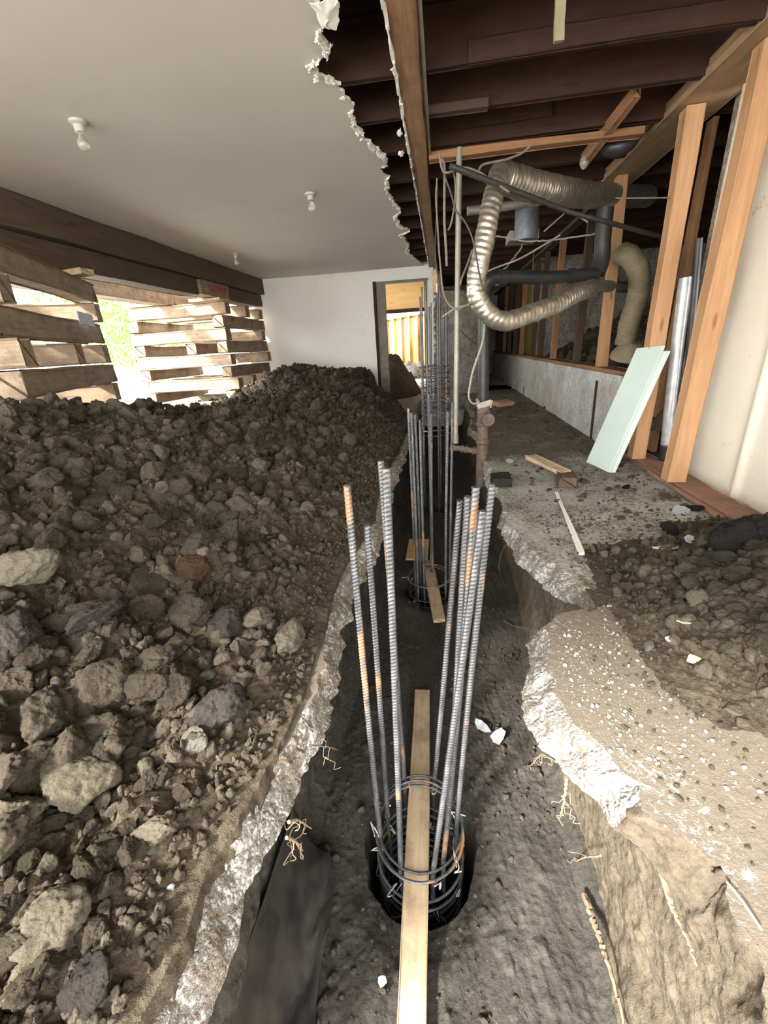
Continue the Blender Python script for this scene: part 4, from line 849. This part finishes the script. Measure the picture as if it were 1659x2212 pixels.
# small rebar stubs along the stem wall
for i, (x, y0_, y1_) in enumerate([(1085, 800, 850), (1097, 805, 850), (1105, 822, 860), (1130, 835, 885)]):
    a = at(x, y1_, X=1.47); b = at(x+1, y0_, X=1.47); bm = bmesh.new(); tube(bm, [a, (a+b)/2, b], .008, 8); tag(obj('rebar_stub', bm, M['rebar']), 'short upright rebar stub beside the low concrete wall, %s from the left' % ORD[i], 'rebar', 'stubs beside the concrete wall')
# black plastic sheet in the trench
def sheet():
    n, m_ = 60, 90; V = np.zeros((n, m_, 3)); A = np.linspace(0, 1, n)[:, None]; B = np.linspace(0, 1, m_)[None, :]
    # across: left edge climbs the wall, right edge lies on the floor
    x0 = -.50+.0*B; x1 = -.43+(.17)*(1-B)**.8+.02*np.sin(B*9); X = x0*(1-A)+x1*A; Y = .1+.82*B+0*A; Z = ZT+.035+.22*(1-A)**3.2+.02*fbm(X*14, Y*5, o=4, s=5)+.03*np.abs(fbm(X*8, Y*3, o=2, s=7))
    V[..., 0] = X-.03*(1-A)**2; V[..., 1] = Y; V[..., 2] = Z; o = grid_mesh('plastic_sheet', V, n, m_, M['poly']); md = o.modifiers.new('s', 'SOLIDIFY'); md.thickness = .004; return tag(o, 'crumpled black plastic sheet against the left trench wall near the camera', 'plastic sheet')
sheet()
# ================================================================== CLODS AND STONES
def clod_mesh(name, seed, sub, K=13):
    r = np.random.default_rng(seed); bm = bmesh.new(); bmesh.ops.create_icosphere(bm, subdivisions=sub, radius=1); me = bpy.data.meshes.new(name); bm.to_mesh(me); bm.free()
    n = len(me.vertices); c = np.zeros(n*3, np.float32); me.vertices.foreach_get('co', c); D = c.reshape(-1, 3).astype(float); N = r.normal(size=(K, 3)); N /= np.linalg.norm(N, axis=1)[:, None]; rho = .5+.42*r.random(K)
    dd = np.maximum(D @ N.T, .02); rr = np.minimum((rho/dd), 1.12); rad = -np.log(np.exp(-26*rr).sum(1)+math.exp(-26*1.02))/26
    P_ = D*rad[:, None]; k = seed*7.1
    f3 = fbm(P_[:, 0]*7+k, P_[:, 1]*7, P_[:, 2]*7, o=5, s=2, g=.62); rd = 1-2*np.abs(fbm(P_[:, 0]*3.1+k, P_[:, 1]*3.1, P_[:, 2]*3.1, o=4, s=7, g=.6))
    dsp = .13*fbm(P_[:, 0]*1.9+k, P_[:, 1]*1.9, P_[:, 2]*1.9, o=2, s=1)+.11*f3+.10*(rd-.6)
    P_ = P_+D*dsp[:, None]; P_ *= np.array([1, .65+.3*r.random(), .5+.3*r.random()]); me.vertices.foreach_set('co', P_.astype(np.float32).ravel()); me.polygons.foreach_set('use_smooth', [True]*len(me.polygons)); me.update(); return me
BIG = [clod_mesh('dirt_clod', 100+i, 5) for i in range(12)]
for me in BIG: me.materials.append(M['clod'])
SM = [clod_mesh('crumb', 200+i, 2, 9) for i in range(8)]; MD = [clod_mesh('crumb', 300+i, 3, 11) for i in range(8)]; LG = [clod_mesh('crumb', 400+i, 4, 12) for i in range(8)]
def arr(me):
    c = np.zeros(len(me.vertices)*3, np.float32); me.vertices.foreach_get('co', c); f = np.array([p.vertices[:] for p in me.polygons], np.int32); return c.reshape(-1, 3), f
SMA = [arr(m) for m in SM]; MDA = [arr(m) for m in MD]; LGA = [arr(m) for m in LG]
def rmat(r):
    q = r.normal(size=4); q /= np.linalg.norm(q); w, x, y, z = q
    return np.array([[1-2*(y*y+z*z), 2*(x*y-z*w), 2*(x*z+y*w)], [2*(x*y+z*w), 1-2*(x*x+z*z), 2*(y*z-x*w)], [2*(x*z-y*w), 2*(y*z+x*w), 1-2*(x*x+y*y)]])
def mass(name, items, m, lab, cat):
    """items: (pos, radius, tint, detailed)"""
    V, F, T, o = [], [], [], 0; SMO = []
    for p, rad, tn, det in items:
        v, f = (SMA, MDA, LGA)[int(det)][int(rng.integers(8))]; v = (v*rad) @ rmat(rng).T+np.array(p); V.append(v); F.append(f+o); T.append(np.full(len(v), tn)); o += len(v); SMO += [int(det) == 2]*len(f)
    V = np.concatenate(V).astype(np.float32); F = np.concatenate(F); T = np.concatenate(T).astype(np.float32)
    me = bpy.data.meshes.new(name); me.vertices.add(len(V)); me.vertices.foreach_set('co', V.ravel()); me.loops.add(F.size); me.loops.foreach_set('vertex_index', F.ravel().astype(np.int32)); me.polygons.add(len(F)); me.polygons.foreach_set('loop_start', np.arange(0, F.size, 3, dtype=np.int32)); me.polygons.foreach_set('loop_total', np.full(len(F), 3, np.int32))
    me.update(calc_edges=True); me.polygons.foreach_set('use_smooth', np.array(SMO)); a = me.attributes.new('tint', 'FLOAT', 'POINT'); a.data.foreach_set('value', T); return tag(link(name, me, m), lab, cat, kind='stuff')
def proj(p):
    v = p-Vector((0, 0, HC)); z = v.dot(FF); return 829.5+FPX*v.dot(RR)/z, 1106+FPX*v.dot(DD)/z, z
SPECIAL = [(430, 1230, 84, 'redclod', 'rust-brown jagged lump standing on the middle of the heap'), (300, 1205, 52, 'tanclod', 'pale flat-topped lump on the upper middle of the heap'), (212, 1332, 110, 'greyclod', 'large rounded grey lump left of centre on the heap'), (492, 1345, 84, 'greyclod', 'smooth dark purplish-grey slab of earth near the middle'), (622, 1385, 96, 'tanclod', 'coarse tan lump right by the slab edge'), (190, 1672, 140, 'tanclod', 'largest pale yellowish lump, lower left on the heap'), (338, 1800, 92, 'tanclod', 'tan rock with a flat face, below the largest pale lump'), (470, 1540, 140, 'greyclod', 'long purplish-grey clod lying near the slab edge'), (40, 1760, 130, 'tanclod', 'round coarse lump cut off near the left frame edge'), (130, 1985, 140, 'tanclod', 'big flat tan lump near the bottom left'), (195, 2115, 120, 'greyclod', 'grey pointed rock at the bottom left with a black shadow'), (62, 1232, 130, 'tanclod', 'wide tan lump at the left edge, half way up the heap'), (40, 1370, 140, 'greyclod', 'dark lump at the left edge below the wide tan one'), (560, 1342, 66, 'tanclod', 'yellowish lump just left of the coarse tan one'), (420, 1605, 62, 'fracture', 'white speckled piece of concrete on the heap'), (450, 1456, 34, 'fracture', 'small white triangular stone on the heap'), (182, 1457, 32, 'tanclod', 'small smooth beige stone in the left middle'), (312, 1502, 14, 'paper', 'tiny white pebble in the middle of the heap'), (370, 1916, 20, 'paper', 'oval white pebble near the lower slab edge'), (150, 1785, 24, 'paper', 'small whitish chip beside the round coarse lump'), (665, 1098, 44, 'tanclod', 'flat pale lump near the slab edge, upper right of the heap'), (720, 1110, 26, 'tanclod', 'small oval pale stone close to the tallest left bar'), (630, 810, 38, 'greyclod', 'dark clod on the very top of the heap by the back wall'), (350, 980, 46, 'tanclod', 'brown-yellow lump high on the heap below the farther timber stack')]
TOTAL = 0
def put_clod(p, rad, mt, lab, grp=None, cat='dirt clod', me=None, name='dirt_clod', sink=.25):
    global TOTAL
    TOTAL += 1; me = me or BIG[TOTAL % 12]; o = bpy.data.objects.new(name, me); COL.objects.link(o); o.location = (p[0], p[1], p[2]+rad*sink); o.scale = (rad, rad, rad)
    o.rotation_euler = (random.uniform(-.5, .5), random.uniform(-.5, .5), random.uniform(0, 6.28)); tag(o, lab, cat, grp)
    if mt is not None: o.material_slots[0].link = 'OBJECT'; o.material_slots[0].material = M[mt]
    return o
for i, (px, py, w, mt, lab) in enumerate(SPECIAL):
    p = hit(px, py+w*.12); dist = proj(p)[2]; put_clod(p, w/FPX*dist/2*1.08, mt, lab, cat='stone' if mt in ('fracture', 'paper') else 'dirt clod', name='stone' if mt in ('fracture', 'paper') else 'dirt_clod', sink=.35)
cand = []; r2 = np.random.default_rng(21)
while len(cand) < 17000:
    y = .05+8.2*r2.random()**1.7; u = .02+3.2*r2.random()**1.25; x = float(lipL(y))-.07-u
    rad = min(.078, .0078*(1-r2.random())**(-.60)); 
    if u < .12: rad = min(rad, .014)
    if u < .3: rad = min(rad, .03)
    if rad < .0045*y: rad = .0045*y*(1+r2.random())
    p = Vector((x, y, surf(x, y))); sx, sy, dz = proj(p)
    if -60 < sx < 1000 and 700 < sy < 2300: cand.append((rad*FPX/dz, p, rad))
cand.sort(key=lambda t: -t[0])
def region(p):
    sx, sy, _ = proj(p)
    if sy > 1800: return 'loose brown dirt clod on the nearest part of the big heap', 'clods at the near end of the heap'
    if sy > 1450: return 'loose dirt clod in the lower middle of the big heap', 'clods in the lower middle of the heap'
    if sy > 1150: return 'brown dirt clod on the middle slope of the big heap', 'clods on the middle slope'
    return 'dark dirt clod on the far upper slope of the big heap', 'clods on the far slope'
for i, (w, p, rad) in enumerate(cand[:215]):
    lab, g = region(p); put_clod(p, rad, None, lab, g, sink=random.uniform(.0, .4))
mass('loose_clods', [(tuple(p+Vector((0, 0, rad*.3))), rad, r2.random()**1.3, int(w > 5)+int(w > 13)) for w, p, rad in cand[215:]], M['clod_stuff'], 'loose small clods and crumbs covering the big heap', 'dirt crumbs')
# right heap
cr = []
while len(cr) < 2600:
    x, y = .45+1.3*r2.random(), .35+2.1*r2.random(); h = surf(x, y); d = min(1, h/.1)
    if x > 1.70 or r2.random() > d+.10: continue
    rad = min(.05, .0085*(1-r2.random())**(-.62))*(.5+.5*d)
    if d < .05: rad = min(rad, .009)
    if y > 2.2 and x > 1.5: continue
    p = Vector((x, y, h)); sx, sy, dz = proj(p)
    if sx < 1720 and x > np.interp(y, [0, .5, .7, 1, 1.3, 1.45, 1.6, 2.4], [.52, .62, .52, .42, .5, .7, .6, .55]): cr.append((rad*FPX/dz, p, rad))
cr.sort(key=lambda t: -t[0])
put_clod(hit(1590, 1185), .13, 'blackclod', 'big black earth clump on top of the right-hand heap against the wall', sink=.3)
put_clod(hit(1640, 1170), .11, 'blackclod', 'second black earth clump cut by the right frame edge', sink=.3)
put_clod(hit(1445, 1150), .05, 'blackclod', 'black crumbly lump at the back left foot of the right-hand heap', sink=.3)
put_clod(hit(1500, 1100), .06, 'blackclod', 'flat black lump beside the bottom plate', sink=.1)
put_clod(at(1352, 1055, Z=0), .035, 'blackclod', 'small dark lump on the slab near the nearest light stud', sink=.2)
put_clod(hit(1405, 1245), .055, 'tanclod', 'coarse brown lump with white grit at the left foot of the right-hand heap', sink=.3)
put_clod(hit(1510, 1305), .045, 'tanclod', 'pale oblong lump just above the cream shard', sink=.3)
put_clod(hit(1400, 1400), .028, 'fracture', 'broken bit of concrete below the right-hand heap', name='stone', cat='stone')
for i, (w, p, rad) in enumerate(cr[:70]): put_clod(p, rad, None, 'rounded brown clod in the smaller heap on the right slab', 'clods of the right-hand heap', sink=.35)
mass('loose_clods', [(tuple(p+Vector((0, 0, rad*.3))), rad, r2.random(), int(w > 5)+int(w > 13)) for w, p, rad in cr[70:]], M['clod_stuff'], 'loose crumbs of earth scattered over the right slab', 'dirt crumbs')
# crumbs in the trench and on the far slab
it = []
for _ in range(2600):
    y = .1+4*r2.random()**1.5; x = -.46+.92*r2.random()
    if any(math.hypot(x-a, (y-b)/1.18) < R*1.08 for a, b, R in CAGES) or abs(x+.1) < .06: continue
    rd = min(.018, .0028*(1-r2.random())**(-.6)); it.append(((x, y, ZT+.004), rd, r2.random(), False))
for _ in range(900):
    y = 2.2+5*r2.random(); x = .5+1.0*r2.random()**.8; rd = min(.04, .007*(1-r2.random())**(-.6))*(.5+.8*(x-.5)); it.append(((x, y, .0), rd, .2+.6*r2.random(), False))
mass('loose_clods', it, M['clod_stuff'], 'earth crumbs on the trench floor and along the far slab', 'dirt crumbs')

# white grit on the near slab, dark seam of the stem wall
it = []
for _ in range(1500):
    x, y = .34+.06*abs(r2.normal())*4*r2.random()+.35*r2.random()**2, .75+.75*r2.random()
    if x < np.interp(y, [.6, .7, .8, .9, 1.1, 1.3, 1.4], [.6, .52, .43, .37, .37, .4, .6]): continue
    it.append(((x, y, .002), min(.008, .0012*(1-r2.random())**(-.6)), r2.random(), False))
mass('white_grit', it, m_simple('concrete_grit', (.33, .32, .29), .9, 0, (.18, .16, .13), 60), 'fine white concrete grit scattered on the near right slab', 'grit')
a, b = at(1289, 822, X=1.505), at(1274, 962, X=1.505); bm = bmesh.new(); tube(bm, [a, (a+b)/2, b], .011, 8); tag(obj('rebar_stub', bm, M['oldwood']), 'thin dark rod marking the seam of the low concrete wall behind the green board', 'rebar')  # thin rod drawn for the dark upright line in the stem wall
